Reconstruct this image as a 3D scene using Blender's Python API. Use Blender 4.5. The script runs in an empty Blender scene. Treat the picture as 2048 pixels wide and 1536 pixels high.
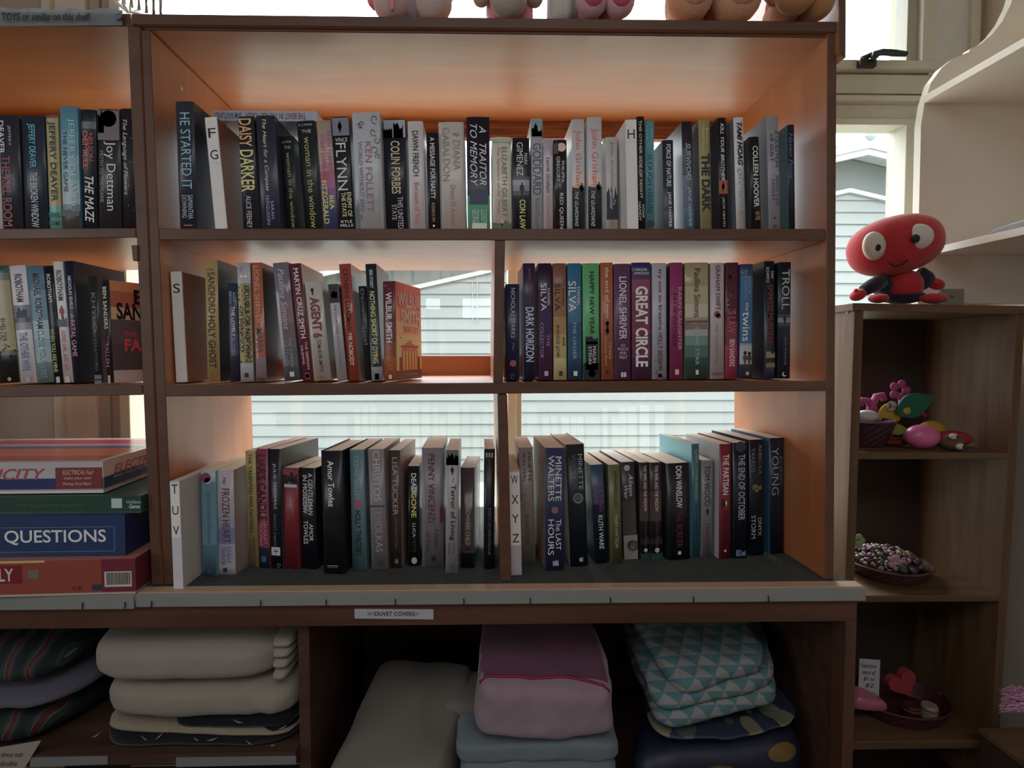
import bpy, bmesh, math, random
from mathutils import Vector, Matrix, Euler, noise

# ------------------------------------------------------------------ camera, world, lights, exposure
SC = bpy.context.scene
COL = SC.collection
CZ = 1.24                      # eye height
F = 1100.0                     # focal length in pixels of the 2048 wide frame
CX, CY = 983.0, 749.0          # optical centre
cam_d = bpy.data.cameras.new('camera'); cam = bpy.data.objects.new('camera', cam_d); COL.objects.link(cam)
cam.location = (0, 0, CZ)
cam.rotation_euler = (math.radians(90-2.3), 0, math.radians(-1.1))
cam_d.sensor_width = 36; cam_d.lens = F/2048*36
cam_d.shift_x = (1024-CX)/2048; cam_d.shift_y = -(768-CY)/2048
cam_d.clip_start = .05; cam_d.clip_end = 200
SC.camera = cam
RC = Euler(cam.rotation_euler).to_matrix()
SC.view_settings.view_transform = 'Standard'; SC.view_settings.look = 'None'
SC.view_settings.gamma = 1; SC.view_settings.use_curve_mapping = False
SC.view_settings.exposure = 0.0
SC.cycles.use_denoising = True
SC.cycles.max_bounces = 8; SC.cycles.diffuse_bounces = 5; SC.cycles.transparent_max_bounces = 12
SC.cycles.caustics_reflective = False; SC.cycles.caustics_refractive = False

W = bpy.data.worlds.new('overcast_sky'); SC.world = W; W.use_nodes = True
nt = W.node_tree; nt.nodes.clear()
def nn(t, k, **kw):
    n = t.nodes.new(k)
    for a, b in kw.items(): setattr(n, a, b)
    return n
tc = nn(nt, 'ShaderNodeTexCoord'); sp = nn(nt, 'ShaderNodeSeparateXYZ'); nt.links.new(tc.outputs['Generated'], sp.inputs[0])
rp = nn(nt, 'ShaderNodeValToRGB'); nt.links.new(sp.outputs['Z'], rp.inputs[0])
rp.color_ramp.elements[0].position = 0.0; rp.color_ramp.elements[0].color = (.88, .93, .98, 1)
rp.color_ramp.elements[1].position = 1.0; rp.color_ramp.elements[1].color = (3.75, 3.7, 3.6, 1)
e = rp.color_ramp.elements.new(.35); e.color = (1.02, 1.08, 1.16, 1)
nz = nn(nt, 'ShaderNodeTexNoise'); nz.inputs['Scale'].default_value = 3; nt.links.new(tc.outputs['Generated'], nz.inputs['Vector'])
mr = nn(nt, 'ShaderNodeMapRange'); mr.inputs[1].default_value = .3; mr.inputs[2].default_value = .7; mr.inputs[3].default_value = .92; mr.inputs[4].default_value = 1.1
nt.links.new(nz.outputs['Fac'], mr.inputs[0])
bg = nn(nt, 'ShaderNodeBackground'); nt.links.new(rp.outputs[0], bg.inputs[0]); nt.links.new(mr.outputs[0], bg.inputs[1])
mulw = nn(nt, 'ShaderNodeMath', operation='MULTIPLY'); mulw.inputs[1].default_value = 4.3
nt.links.new(mr.outputs[0], mulw.inputs[0]); nt.links.new(mulw.outputs[0], bg.inputs[1])
wo = nn(nt, 'ShaderNodeOutputWorld'); nt.links.new(bg.outputs[0], wo.inputs[0])

def area(name, loc, rot, sx, sy, power, col=(1,1,1), portal=False):
    l = bpy.data.lights.new(name, 'AREA'); l.shape = 'RECTANGLE'; l.size = sx; l.size_y = sy; l.energy = power; l.color = col
    o = bpy.data.objects.new(name, l); COL.objects.link(o); o.location = loc; o.rotation_euler = rot
    if portal: l.cycles.is_portal = True
    return o
R = math.radians
# overhead fill light, added behind the camera to light the spines
area('fill_overhead', (.0, -.85, 2.46), (0, 0, 0), 1.6, 1.2, 17, (.93, .95, 1.0))
# weak frontal fill, added at the far end of the unseen room
area('fill_frontal', (.3, -2.9, 1.55), (R(90), 0, 0), 2.6, 1.5, 1.5, (.90, .94, 1.0))
# fill added on the left to brighten the right wall and white unit
area('fill_left', (-2.55, -.9, 1.7), (0, R(-90), 0), 1.2, 1.2, 16, (.95, .97, 1.0))
sun_d = bpy.data.lights.new('veiled_sun', 'SUN'); sun_d.energy = .9; sun_d.angle = R(20); sun_d.color = (1, .97, .92)
sun = bpy.data.objects.new('veiled_sun', sun_d); COL.objects.link(sun)
sun.rotation_euler = (R(48), 0, R(-14))      # high, from over the shop roof onto the house opposite

# ------------------------------------------------------------------ geometry of the frame
def ray(px, py):
    return RC @ Vector(((px-CX)/F, -(py-CY)/F, -1))
def P(px, py, Y):
    d = ray(px, py); t = Y/d.y
    return Vector((d.x*t, Y, CZ+d.z*t))
def PZ(px, py, z):
    d = ray(px, py); t = (z-CZ)/d.z
    return Vector((d.x*t, d.y*t, z))
YF = 1.06      # front plane of the bookcases
YB = 1.45      # their back
YW = 1.62      # window wall
ZC = P(985, 1165, YF).z          # carpet surface of the counter

# ------------------------------------------------------------------ materials
MC = {}
def lin(h, g=1.0):
    h = h.lstrip('#'); c = [int(h[i:i+2], 16)/255 for i in (0, 2, 4)]
    c = [(x/12.92 if x <= .04045 else ((x+.055)/1.055)**2.4) for x in c]
    return tuple(min(.86, x*g) for x in c)
def mat(col, rough=.5, spec=.5, metal=0, g=1.0, noise_amt=0, scale=40, bump=0, sheen=0, coat=0):
    key = (col, rough, spec, metal, g, noise_amt, scale, bump, sheen, coat)
    if key in MC: return MC[key]
    c = lin(col, g) if isinstance(col, str) else col
    m = bpy.data.materials.new('paint'); m.use_nodes = True; t = m.node_tree
    b = t.nodes['Principled BSDF']
    b.inputs['Base Color'].default_value = (*c, 1); b.inputs['Roughness'].default_value = rough
    b.inputs['Metallic'].default_value = metal; b.inputs['Specular IOR Level'].default_value = spec
    if sheen: b.inputs['Sheen Weight'].default_value = sheen
    if coat: b.inputs['Coat Weight'].default_value = coat; b.inputs['Coat Roughness'].default_value = .15
    co = nn(t, 'ShaderNodeTexCoord')
    n = nn(t, 'ShaderNodeTexNoise'); n.inputs['Scale'].default_value = scale; n.inputs['Detail'].default_value = 5
    t.links.new(co.outputs['Object'], n.inputs['Vector'])
    if noise_amt:
        mx = nn(t, 'ShaderNodeMapRange'); mx.inputs[3].default_value = 1-noise_amt; mx.inputs[4].default_value = 1+noise_amt*.6
        t.links.new(n.outputs['Fac'], mx.inputs[0])
        v = nn(t, 'ShaderNodeVectorMath', operation='SCALE'); v.inputs[0].default_value = c
        t.links.new(mx.outputs[0], v.inputs['Scale']); t.links.new(v.outputs[0], b.inputs['Base Color'])
    else:
        mx = nn(t, 'ShaderNodeMapRange'); mx.inputs[3].default_value = rough*.85; mx.inputs[4].default_value = min(1, rough*1.15)
        t.links.new(n.outputs['Fac'], mx.inputs[0]); t.links.new(mx.outputs[0], b.inputs['Roughness'])
    if bump:
        bp = nn(t, 'ShaderNodeBump'); bp.inputs['Strength'].default_value = bump; bp.inputs['Distance'].default_value = .002
        t.links.new(n.outputs['Fac'], bp.inputs['Height']); t.links.new(bp.outputs[0], b.inputs['Normal'])
    MC[key] = m
    return m
def wood(name, c0, c1, stretch=(2, 30, 30), rough=.4, coat=.0, wav=.5, spec=.5):
    m = bpy.data.materials.new(name); m.use_nodes = True; t = m.node_tree; b = t.nodes['Principled BSDF']
    co = nn(t, 'ShaderNodeTexCoord'); mp = nn(t, 'ShaderNodeMapping'); mp.inputs['Scale'].default_value = stretch
    t.links.new(co.outputs['Object'], mp.inputs[0])
    n = nn(t, 'ShaderNodeTexNoise'); n.inputs['Scale'].default_value = 1.5; n.inputs['Detail'].default_value = 8; n.inputs['Distortion'].default_value = wav
    t.links.new(mp.outputs[0], n.inputs['Vector'])
    r = nn(t, 'ShaderNodeValToRGB'); r.color_ramp.elements[0].position = .35; r.color_ramp.elements[1].position = .68
    r.color_ramp.elements[0].color = (*lin(c0), 1); r.color_ramp.elements[1].color = (*lin(c1), 1)
    t.links.new(n.outputs['Fac'], r.inputs[0]); t.links.new(r.outputs[0], b.inputs['Base Color'])
    n2 = nn(t, 'ShaderNodeTexNoise'); n2.inputs['Scale'].default_value = 14; t.links.new(co.outputs['Object'], n2.inputs['Vector'])
    mx = nn(t, 'ShaderNodeMapRange'); mx.inputs[3].default_value = rough*.8; mx.inputs[4].default_value = rough*1.25
    t.links.new(n2.outputs['Fac'], mx.inputs[0]); t.links.new(mx.outputs[0], b.inputs['Roughness'])
    b.inputs['Specular IOR Level'].default_value = spec
    if coat: b.inputs['Coat Weight'].default_value = coat; b.inputs['Coat Roughness'].default_value = .3
    return m
WOOD = wood('reddish_laminate', '#b47040', '#c07e4e', (1.5, 14, 14), rough=.38, spec=.6, coat=.45)
EDGE = wood('brown_front_edge', '#5a3c2e', '#654636', (3, 20, 20), rough=.45)  # darker brown for the front faces of the boards
WOODV = wood('reddish_laminate_upright', '#b06c3e', '#be7a4c', (14, 14, 1.5), rough=.38, spec=.6, coat=.45)
TIMBER = wood('grained_timber_rail', '#6c3820', '#a86a44', (2, 40, 60), rough=.5, wav=1.5)
OAK = wood('pale_oak_laminate', '#5c432e', '#70553c', (30, 30, 2), rough=.5)
OAKH = wood('pale_oak_laminate_level', '#5c432e', '#70553c', (2, 30, 30), rough=.5)
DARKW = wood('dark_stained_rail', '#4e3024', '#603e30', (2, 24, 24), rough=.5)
WHITEP = mat('#efe9dc', .45, noise_amt=.06, scale=9)
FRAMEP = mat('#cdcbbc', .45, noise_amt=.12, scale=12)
CREAM = mat('#e4d6c4', .6, noise_amt=.06, scale=5)

# ------------------------------------------------------------------ object helpers
def tagp(o, label=None, cat=None, group=None, kind=None):
    if label: o['label'] = label
    if cat: o['category'] = cat
    if group: o['group'] = group
    if kind: o['kind'] = kind
    return o
def empty(name, loc, label=None, cat=None, group=None, rot=(0, 0, 0)):
    o = bpy.data.objects.new(name, None); COL.objects.link(o); o.location = loc; o.rotation_euler = rot
    o.empty_display_size = .02
    return tagp(o, label, cat, group)
def link(name, me, parent=None, world=False):
    o = bpy.data.objects.new(name, me); COL.objects.link(o)
    if parent is not None:
        o.parent = parent
        if world: o.matrix_parent_inverse = parent_inv(parent)
    return o
def parent_inv(p):
    return (Matrix.Translation(p.location) @ Euler(p.rotation_euler).to_matrix().to_4x4()).inverted()
def finish(bm, name, mats, parent=None, world=True, smooth=False):
    bmesh.ops.recalc_face_normals(bm, faces=bm.faces)
    me = bpy.data.meshes.new(name); bm.to_mesh(me); bm.free()
    for m in (mats if isinstance(mats, (list, tuple)) else [mats]): me.materials.append(m)
    if smooth: me.polygons.foreach_set('use_smooth', [True]*len(me.polygons))
    return link(name, me, parent, world)
def hexa(bm, p, mi=0):
    """8 corners: front 4 (bl, br, tr, tl) then back 4"""
    v = [bm.verts.new(q) for q in p]
    for f in ((0, 1, 2, 3), (5, 4, 7, 6), (4, 0, 3, 7), (1, 5, 6, 2), (3, 2, 6, 7), (4, 5, 1, 0)):
        fc = bm.faces.new([v[i] for i in f]); fc.material_index = mi
    return v
def box(bm, x0, x1, y0, y1, z0, z1, mi=0):
    return hexa(bm, [(x0, y0, z0), (x1, y0, z0), (x1, y0, z1), (x0, y0, z1), (x0, y1, z0), (x1, y1, z0), (x1, y1, z1), (x0, y1, z1)], mi)
def bevel(bm, w, seg=1):
    bmesh.ops.bevel(bm, geom=list(bm.edges), offset=w, segments=seg, affect='EDGES', profile=.6, clamp_overlap=True)
def slab(name, q, Y0, Y1, m, parent=None, bev=.0012, kind=None, label=None):
    """q: pixel corners tl, tr, br, bl read at depth Y0; run straight back to Y1"""
    tl, tr, br, bl = [P(x, y, Y0) for x, y in q]
    if 1160 < q[2][1] < 1170: br = br+(tr-br)*((ZC+.0006-br.z)/(tr.z-br.z)); bl = bl+(tl-bl)*((ZC+.0006-bl.z)/(tl.z-bl.z))
    bm = bmesh.new(); fr = [bl, br, tr, tl]; dv = Vector((0, Y1-Y0, 0))
    hexa(bm, fr+[a+dv for a in fr])
    if bev: bmesh.ops.recalc_face_normals(bm, faces=bm.faces); bevel(bm, bev)
    ms = m
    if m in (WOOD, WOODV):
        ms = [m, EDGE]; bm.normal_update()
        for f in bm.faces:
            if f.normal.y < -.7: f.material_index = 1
    o = finish(bm, name, ms, parent)
    if kind: o['kind'] = kind
    if label: o['label'] = label
    return o
def boxo(name, x0, x1, y0, y1, z0, z1, m, parent=None, bev=0, kind=None):
    bm = bmesh.new(); box(bm, x0, x1, y0, y1, z0, z1)
    if bev: bmesh.ops.recalc_face_normals(bm, faces=bm.faces); bevel(bm, bev, 2)
    o = finish(bm, name, m, parent)
    if kind: o['kind'] = kind
    return o
def ellip(bm, c, r, rot=None, seg=20, mi=0, p=2.0):
    res = bmesh.ops.create_uvsphere(bm, u_segments=seg, v_segments=max(8, seg*2//3), radius=1)
    M = rot or Matrix.Identity(3)
    fs = set()
    for v in res['verts']:
        q = v.co.copy()
        if p != 2.0:
            n_ = (abs(q.x)**p+abs(q.y)**p+abs(q.z)**p)**(1/p); q = q/n_
        v.co = M @ Vector((q.x*r[0], q.y*r[1], q.z*r[2]))+Vector(c)
        fs.update(v.link_faces)
    for f in fs: f.material_index = mi
    return res['verts']
def tube(bm, pts, r, n=8, mi=0, cap=True):
    pts = [Vector(p) for p in pts]; rs = r if isinstance(r, (list, tuple)) else [r]*len(pts)
    rings = []; up = Vector((0, 0, 1))
    for i, p in enumerate(pts):
        t = (pts[min(i+1, len(pts)-1)]-pts[max(i-1, 0)]).normalized()
        a = t.cross(up)
        if a.length < .05: a = t.cross(Vector((0, 1, 0)))
        a.normalize(); b = a.cross(t)
        rings.append([bm.verts.new(p+(a*math.cos(2*math.pi*k/n)+b*math.sin(2*math.pi*k/n))*rs[i]) for k in range(n)])
    for i in range(len(rings)-1):
        for k in range(n):
            f = bm.faces.new((rings[i][k], rings[i][(k+1) % n], rings[i+1][(k+1) % n], rings[i+1][k])); f.material_index = mi
    if cap:
        for rg in (rings[0], rings[-1]): bm.faces.new(rg).material_index = mi
def cushion(bm, c4, z0, z1, p=7, n=(22, 14, 6), amp=.0, fr=9, seed=0, mi=0):
    """soft slab over four plan corners (front-left, front-right, back-right, back-left); z0, z1 numbers or 4 values"""
    c4 = [Vector((c[0], c[1])) for c in c4]
    z0 = z0 if isinstance(z0, (list, tuple)) else [z0]*4; z1 = z1 if isinstance(z1, (list, tuple)) else [z1]*4
    nx, ny, nz = n; V = {}
    def bil(l, u, v): return l[0]*(1-u)*(1-v)+l[1]*u*(1-v)+l[2]*u*v+l[3]*(1-u)*v
    def vert(i, j, k):
        key = (i, j, k)
        if key in V: return V[key]
        q = Vector((2*i/nx-1, 2*j/ny-1, 2*k/nz-1)); mx = max(abs(q.x), abs(q.y), abs(q.z))
        l = (abs(q.x)**p+abs(q.y)**p+abs(q.z)**p)**(1/p); q = q*(mx/l) if l else q
        u, v, w = (q.x+1)/2, (q.y+1)/2, (q.z+1)/2
        xy = bil(c4, u, v); z = bil(z0, u, v)*(1-w)+bil(z1, u, v)*w
        co = Vector((xy.x, xy.y, z))
        if amp:
            s = Vector((seed*3.1, seed*1.7, seed*.9))
            d = noise.noise_vector(Vector((co.x*fr, co.y*fr, co.z*fr))+s)+.5*noise.noise_vector(Vector((co.x*fr*2.7, co.y*fr*2.2, co.z*fr*2.2))+s)
            ridge = 1-abs(noise.noise(Vector((co.x*fr*1.3, co.y*fr*.6, co.z*fr*1.9))+s*2))*2
            co = co+d*amp+Vector((0, -ridge*amp*.4, ridge*amp*.3))
            lo = min(z0)
            if co.z < lo: co.z = lo
        V[key] = bm.verts.new(co); return V[key]
    def quad(a, b, c, d):
        f = bm.faces.new((vert(*a), vert(*b), vert(*c), vert(*d))); f.material_index = mi; f.smooth = True
    for i in range(nx):
        for j in range(ny):
            quad((i, j, 0), (i, j+1, 0), (i+1, j+1, 0), (i+1, j, 0)); quad((i, j, nz), (i+1, j, nz), (i+1, j+1, nz), (i, j+1, nz))
    for i in range(nx):
        for k in range(nz):
            quad((i, 0, k), (i+1, 0, k), (i+1, 0, k+1), (i, 0, k+1)); quad((i, ny, k), (i, ny, k+1), (i+1, ny, k+1), (i+1, ny, k))
    for j in range(ny):
        for k in range(nz):
            quad((0, j, k), (0, j, k+1), (0, j+1, k+1), (0, j+1, k)); quad((nx, j, k), (nx, j+1, k), (nx, j+1, k+1), (nx, j, k+1))
# lettering: queued here, made in one pass at the end
TJ = []
def text(parent, s, o, u, v, m, style='', name='lettering'):
    """flat print filling the box o + a*u + b*v in the parent's own frame"""
    TJ.append((parent, s, Vector(o), Vector(u), Vector(v), m, style, name))
def make_text():
    keys = sorted({(j[1], 2 if 'B' in j[6] else int('b' in j[6]), 'i' in j[6]) for j in TJ}); objs = {}
    for k in keys:
        c = bpy.data.curves.new('t', 'FONT'); c.body = k[0]; c.resolution_u = 3; c.size = 1
        if k[1]: c.offset = (.013, .032)[k[1]-1]
        if k[2]: c.shear = .32
        if '\n' in k[0]: c.align_x = 'CENTER'; c.space_line = .85
        o = bpy.data.objects.new('t', c); COL.objects.link(o); objs[k] = o
    bpy.context.view_layer.update()
    dg = bpy.context.evaluated_depsgraph_get(); data = {}
    for k, o in objs.items():
        me = bpy.data.meshes.new_from_object(o.evaluated_get(dg))
        vs = [v.co.copy() for v in me.vertices]; fs = [list(p.vertices) for p in me.polygons]
        if not vs: vs = [Vector((0, 0, 0))]
        x0 = min(v.x for v in vs); x1 = max(v.x for v in vs); y0 = min(v.y for v in vs); y1 = max(v.y for v in vs)
        data[k] = ([((v.x-x0)/max(1e-6, x1-x0), (v.y-y0)/max(1e-6, y1-y0)) for v in vs], fs)
        bpy.data.meshes.remove(me)
    for k, o in objs.items():
        c = o.data; bpy.data.objects.remove(o); bpy.data.curves.remove(c)
    for par, s, o, u, v, m, st, name in TJ:
        vs, fs = data[(s, 2 if 'B' in st else int('b' in st), 'i' in st)]
        me = bpy.data.meshes.new(name); me.from_pydata([o+u*a+v*b for a, b in vs], [], fs); me.materials.append(m)
        link(name, me, par)

# ------------------------------------------------------------------ the room
XL, XR, YN, ZT = -2.6, 1.49, -3.1, 2.55
WALLP = mat('#cfc3b4', .7, noise_amt=.05, scale=4); CEILP = mat('#d8d4cc', .8)
boxo('floor', XL, XR, YN, YW+.12, -.05, 0, mat('#4a4540', .8, noise_amt=.2, scale=60), kind='structure')
boxo('ceiling', XL, XR, YN, YW+.12, ZT, ZT+.05, CEILP, kind='structure')
boxo('wall_left', XL-.06, XL, YN, YW+.12, 0, ZT, WALLP, kind='structure')
boxo('wall_right', XR, XR+.06, YN, YW+.12, 0, ZT, CREAM, kind='structure')
boxo('wall_front', XL, XR, YN-.06, YN, 0, ZT, WALLP, kind='structure')
# window wall: opening between WX0 and WX1
WX0 = P(240, 700, YW).x; WX1 = P(1830, 400, YW).x; WZ0 = .70; WZ1 = 2.45
bm = bmesh.new()
box(bm, XL, P(107, 840, YW).x, YW, YW+.12, 0, ZT)
box(bm, P(107, 840, YW).x, WX0, YW+.02, YW+.12, 0, ZT)
box(bm, WX0, WX1, YW, YW+.12, 0, WZ0); box(bm, WX0, WX1, YW, YW+.12, WZ1, ZT)
box(bm, WX1, XR, YW+.02, YW+.12, 0, ZT)
o = finish(bm, 'wall_back', mat('#b3a595', .7, noise_amt=.05, scale=5)); o['kind'] = 'structure'
# pale lining boards and trims beside the window
def vtrim(name, px0, px1, y0, y1, m, ypx=400, z0=.1, z1=2.5):
    o = boxo(name, P(px0, ypx, y0).x, P(px1, ypx, y0).x, y0, y1, z0, z1, m, bev=.003); o['kind'] = 'structure'; return o
LIN = mat('#d5cec2', .55, noise_amt=.08, scale=10)
vtrim('trim_1', 107, 125, YW-.012, YW+.02, FRAMEP, 840)
vtrim('trim_2', 125, 193, YW, YW+.02, LIN, 840)
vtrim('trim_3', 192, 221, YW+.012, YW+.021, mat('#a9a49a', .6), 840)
vtrim('trim_4', 1861, 1944, YW, YW+.02, mat('#d8d9d4', .6, noise_amt=.12, scale=30), 60)
vtrim('trim_5', 1944, 1962, YW-.014, YW+.02, FRAMEP, 60)
GL = bpy.data.materials.new('window_glass'); GL.use_nodes = True; t = GL.node_tree; t.nodes.clear()
tr = nn(t, 'ShaderNodeBsdfTransparent'); tr.inputs[0].default_value = (.95, .965, .96, 1)
gs = nn(t, 'ShaderNodeBsdfGlossy'); gs.inputs['Roughness'].default_value = .03
mxs = nn(t, 'ShaderNodeMixShader'); mxs.inputs[0].default_value = .05; ou = nn(t, 'ShaderNodeOutputMaterial')
t.links.new(tr.outputs[0], mxs.inputs[1]); t.links.new(gs.outputs[0], mxs.inputs[2]); t.links.new(mxs.outputs[0], ou.inputs[0])
PAPER = bpy.data.materials.new('thin_paper_on_glass'); PAPER.use_nodes = True; t = PAPER.node_tree; t.nodes.clear()
tr = nn(t, 'ShaderNodeBsdfTransparent'); tl_ = nn(t, 'ShaderNodeBsdfTranslucent'); tl_.inputs[0].default_value = (.9, .93, .96, 1)
mxs = nn(t, 'ShaderNodeMixShader'); mxs.inputs[0].default_value = .06; ou = nn(t, 'ShaderNodeOutputMaterial')
t.links.new(tr.outputs[0], mxs.inputs[1]); t.links.new(tl_.outputs[0], mxs.inputs[2]); t.links.new(mxs.outputs[0], ou.inputs[0])

win = empty('window_1', (0, YW, WZ0)); win['kind'] = 'structure'
def zpx(y, Y=YW, x=1760): return P(x, y, Y).z
zt0, zt1 = zpx(250), zpx(128)
XM0, XM1 = P(1015, 700, YW).x, P(1043, 700, YW).x
boxo('window_frame', WX0, WX0+.03, YW-.01, YW+.06, WZ0, WZ1, FRAMEP, win, bev=.003)
boxo('window_frame', P(1804, 400, YW).x, WX1, YW-.01, YW+.06, WZ0, zt0, FRAMEP, win, bev=.003)
boxo('window_frame', WX0, WX1, YW-.01, YW+.06, WZ0, WZ0+.04, FRAMEP, win, bev=.003)
boxo('window_frame', XM0, XM0+.026, YW-.02, YW+.06, WZ0, WZ1, FRAMEP, win, bev=.003)
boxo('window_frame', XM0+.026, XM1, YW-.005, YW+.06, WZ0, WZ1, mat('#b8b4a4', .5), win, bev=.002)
X3, X4 = P(1815, 60, YW).x, P(1861, 60, YW).x
for a, b, c in ((251, 239, -.005), (239, 205, .012), (205, 194, -.012), (194, 187, .02), (187, 149, .0), (149, 144, .015), (144, 127, -.02)):
    boxo('transom', WX0, WX1+.06, YW+c, YW+.06, zpx(a), zpx(b), FRAMEP, win, bev=.0015)
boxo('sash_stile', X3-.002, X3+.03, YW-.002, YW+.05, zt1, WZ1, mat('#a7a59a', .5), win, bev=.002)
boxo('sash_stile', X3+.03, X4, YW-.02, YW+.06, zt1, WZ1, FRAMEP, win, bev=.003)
boxo('glass_pane', WX0+.03, XM0, YW+.03, YW+.034, WZ0+.04, WZ1, GL, win)
boxo('glass_pane', XM1, P(1804, 400, YW).x, YW+.03, YW+.034, WZ0+.04, zt0, GL, win)
boxo('glass_pane', XM1, X3, YW+.03, YW+.034, zt1, WZ1, GL, win)
# window catch
wc = empty('window_catch', P(1748, 132, YW-.02), 'dark metal window catch with its lever swung right on the pale sash', 'window catch')
bm = bmesh.new(); a = P(1718, 134, YW-.03); b = P(1752, 119, YW-.03)
box(bm, a.x, b.x, YW-.035, YW-.018, a.z, b.z); bmesh.ops.recalc_face_normals(bm, faces=bm.faces); bevel(bm, .003, 2)
tube(bm, [P(1724, 118, YW-.028), P(1746, 108, YW-.03), P(1752, 118, YW-.03)], .008)
finish(bm, 'catch_base', mat('#26282a', .45), wc)
bm = bmesh.new(); tube(bm, [P(1744, 122, YW-.04), P(1750, 108, YW-.045), P(1765, 104, YW-.05), P(1790, 106, YW-.05), P(1813, 108, YW-.05)], [.006, .01, .009, .009, .007], 10)
finish(bm, 'lever', mat('#3c4043', .35, metal=.6), wc, smooth=True)
# papers stuck on the pane
for (x0, y0, x1, y1, lb) in ((925, 597, 986, 636, 'larger pale paper rectangle stuck on the window pane, beside the shelf divider'),
                             (852, 597, 880, 618, 'smaller pale paper square stuck on the window, behind the face-out orange book')):
    bm = bmesh.new(); a = P(x0, y1, YW+.027); b = P(x1, y0, YW+.027)
    box(bm, a.x, b.x, YW+.0285, YW+.0295, a.z, b.z); tagp(finish(bm, 'paper_notice', PAPER), lb, 'paper notice', 'papers stuck on the window')

# ------------------------------------------------------------------ outdoors
boxo('ground', -14, 14, YW+.2, 16, -.4, -.3, mat('#8d8f86', .9, noise_amt=.2, scale=3), kind='structure')
YH = 6.5
hs = empty('weatherboard_house', (0, YH, -.3), 'pale weatherboard house with a low white gable seen through the windows', 'house')
BOARD = mat('#696f6e', .55, noise_amt=.04, scale=2)
SHEET = mat('#5c625e', .6, noise_amt=.05, scale=3)
sl = .2245; ap = P(1697, 318, YH); s3 = sl
lowd = .40                      # boards start this far below the barge
def rake(x, drop=0): return ap.z-abs(x-ap.x)*s3-drop
XH0, XH1 = -7.5, 13.5
bm = bmesh.new(); zb = -.3; hb = .139; z = zb
while z < ap.z:
    # clip each board against the raking trim
    top = z+hb; lim = ap.z-lowd-z; half = lim/s3
    if half <= .05: break
    a, b = max(XH0, ap.x-half), min(XH1, ap.x+half)
    half2 = max(0.02, (ap.z-lowd-top)/s3); a2, b2 = max(XH0, ap.x-half2), min(XH1, ap.x+half2)
    fr = [(a, YH-.02, z), (b, YH-.02, z), (b2, YH, top), (a2, YH, top)]
    v = [bm.verts.new(q) for q in fr]; bm.faces.new(v)
    w = [bm.verts.new(q) for q in ((a, YH+.01, z), (b, YH+.01, z), (b, YH-.02, z), (a, YH-.02, z))]; bm.faces.new(w)
    z = top
finish(bm, 'weatherboards', BOARD, hs)
bm = bmesh.new()
pts = [(XH0, rake(XH0)), (XH0, -.3), (XH1, -.3), (XH1, rake(XH1)), (ap.x, ap.z)]
f1 = [bm.verts.new((x, YH+.004, z)) for x, z in pts]; f2 = [bm.verts.new((x, YH+4, z)) for x, z in pts]
bm.faces.new(f1); bm.faces.new(list(reversed(f2)))
for i in range(5): bm.faces.new((f1[i], f2[i], f2[(i+1) % 5], f1[(i+1) % 5]))
finish(bm, 'gable_wall', SHEET, hs)
def bargeboard(drop0, drop1, y0, y1, m, name):
    bm = bmesh.new()
    for s in (-1, 1):
        xe = XH0-.3 if s < 0 else XH1+.3
        p = [(ap.x, ap.z-drop1), (xe, ap.z-abs(xe-ap.x)*s3-drop1), (xe, ap.z-abs(xe-ap.x)*s3-drop0), (ap.x, ap.z-drop0)]
        hexa(bm, [(x, y0, z) for x, z in p]+[(x, y1, z) for x, z in p])
    finish(bm, name, m, hs)
BARGE = mat('#94989a', .5)
bargeboard(-.11, 0, YH-.36, YH-.31, BARGE, 'barge_board'); bargeboard(0, .07, YH-.34, YH-.3, BARGE, 'barge_board')
bargeboard(-.07, -.02, YH-.34, YH+4, mat('#9da3a5', .6), 'roof')
bargeboard(lowd-.05, lowd, YH-.05, YH, BARGE, 'gable_trim')
bm = bmesh.new(); q = P(1697, 300, YH-.38); ellip(bm, (ap.x, YH-.36, ap.z+.13), (.075, .03, .06), p=1.3); finish(bm, 'ridge_cap', mat('#6f7f7a', .5), hs)
# vertical corner battens on the boards
bm = bmesh.new()
for px in (945, 955): 
    a = P(px, 645, YH-.03); box(bm, a.x-.004, a.x+.004, YH-.0235, YH-.021, a.z, P(px, 545, YH).z)
finish(bm, 'joint_strip', mat('#7d8380', .6), hs)
# wire rack outside the left end of the window
tr_ = empty('wire_trellis', P(270, 880, 2.3), 'white wire trellis outside the window at the left end', 'trellis')
bm = bmesh.new()
for k in range(6):
    a = P(232+k*11, 900, 2.3); tube(bm, [(a.x, 2.3, -.3), (a.x, 2.3, 1.2)], .004, 6)
for k in range(9): tube(bm, [(P(225, 0, 2.3).x, 2.31, .4+k*.1), (P(300, 0, 2.3).x, 2.31, .4+k*.1)], .005, 6)
for py in (828, 850): 
    a = P(230, py, 2.3); b = P(300, py, 2.3); tube(bm, [(a.x, 2.32, a.z), (b.x, 2.32, a.z)], .012, 6)
finish(bm, 'wire_grid', mat('#dfe3e2', .4), tr_)
bush = bmesh.new(); random.seed(4)
for k in range(60): 
    c = P(random.uniform(225, 300), 800, 3.0); ellip(bush, (c.x+random.uniform(-.2, .2), 3.2+random.uniform(-.2, .2), random.uniform(0, 1.15)), (.1, .08, .09), seg=8)
tagp(finish(bush, 'garden_shrub', mat('#5d6a62', .8, noise_amt=.4, scale=30)), 'grey-green shrub outdoors behind the wire trellis', 'shrub')

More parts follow.
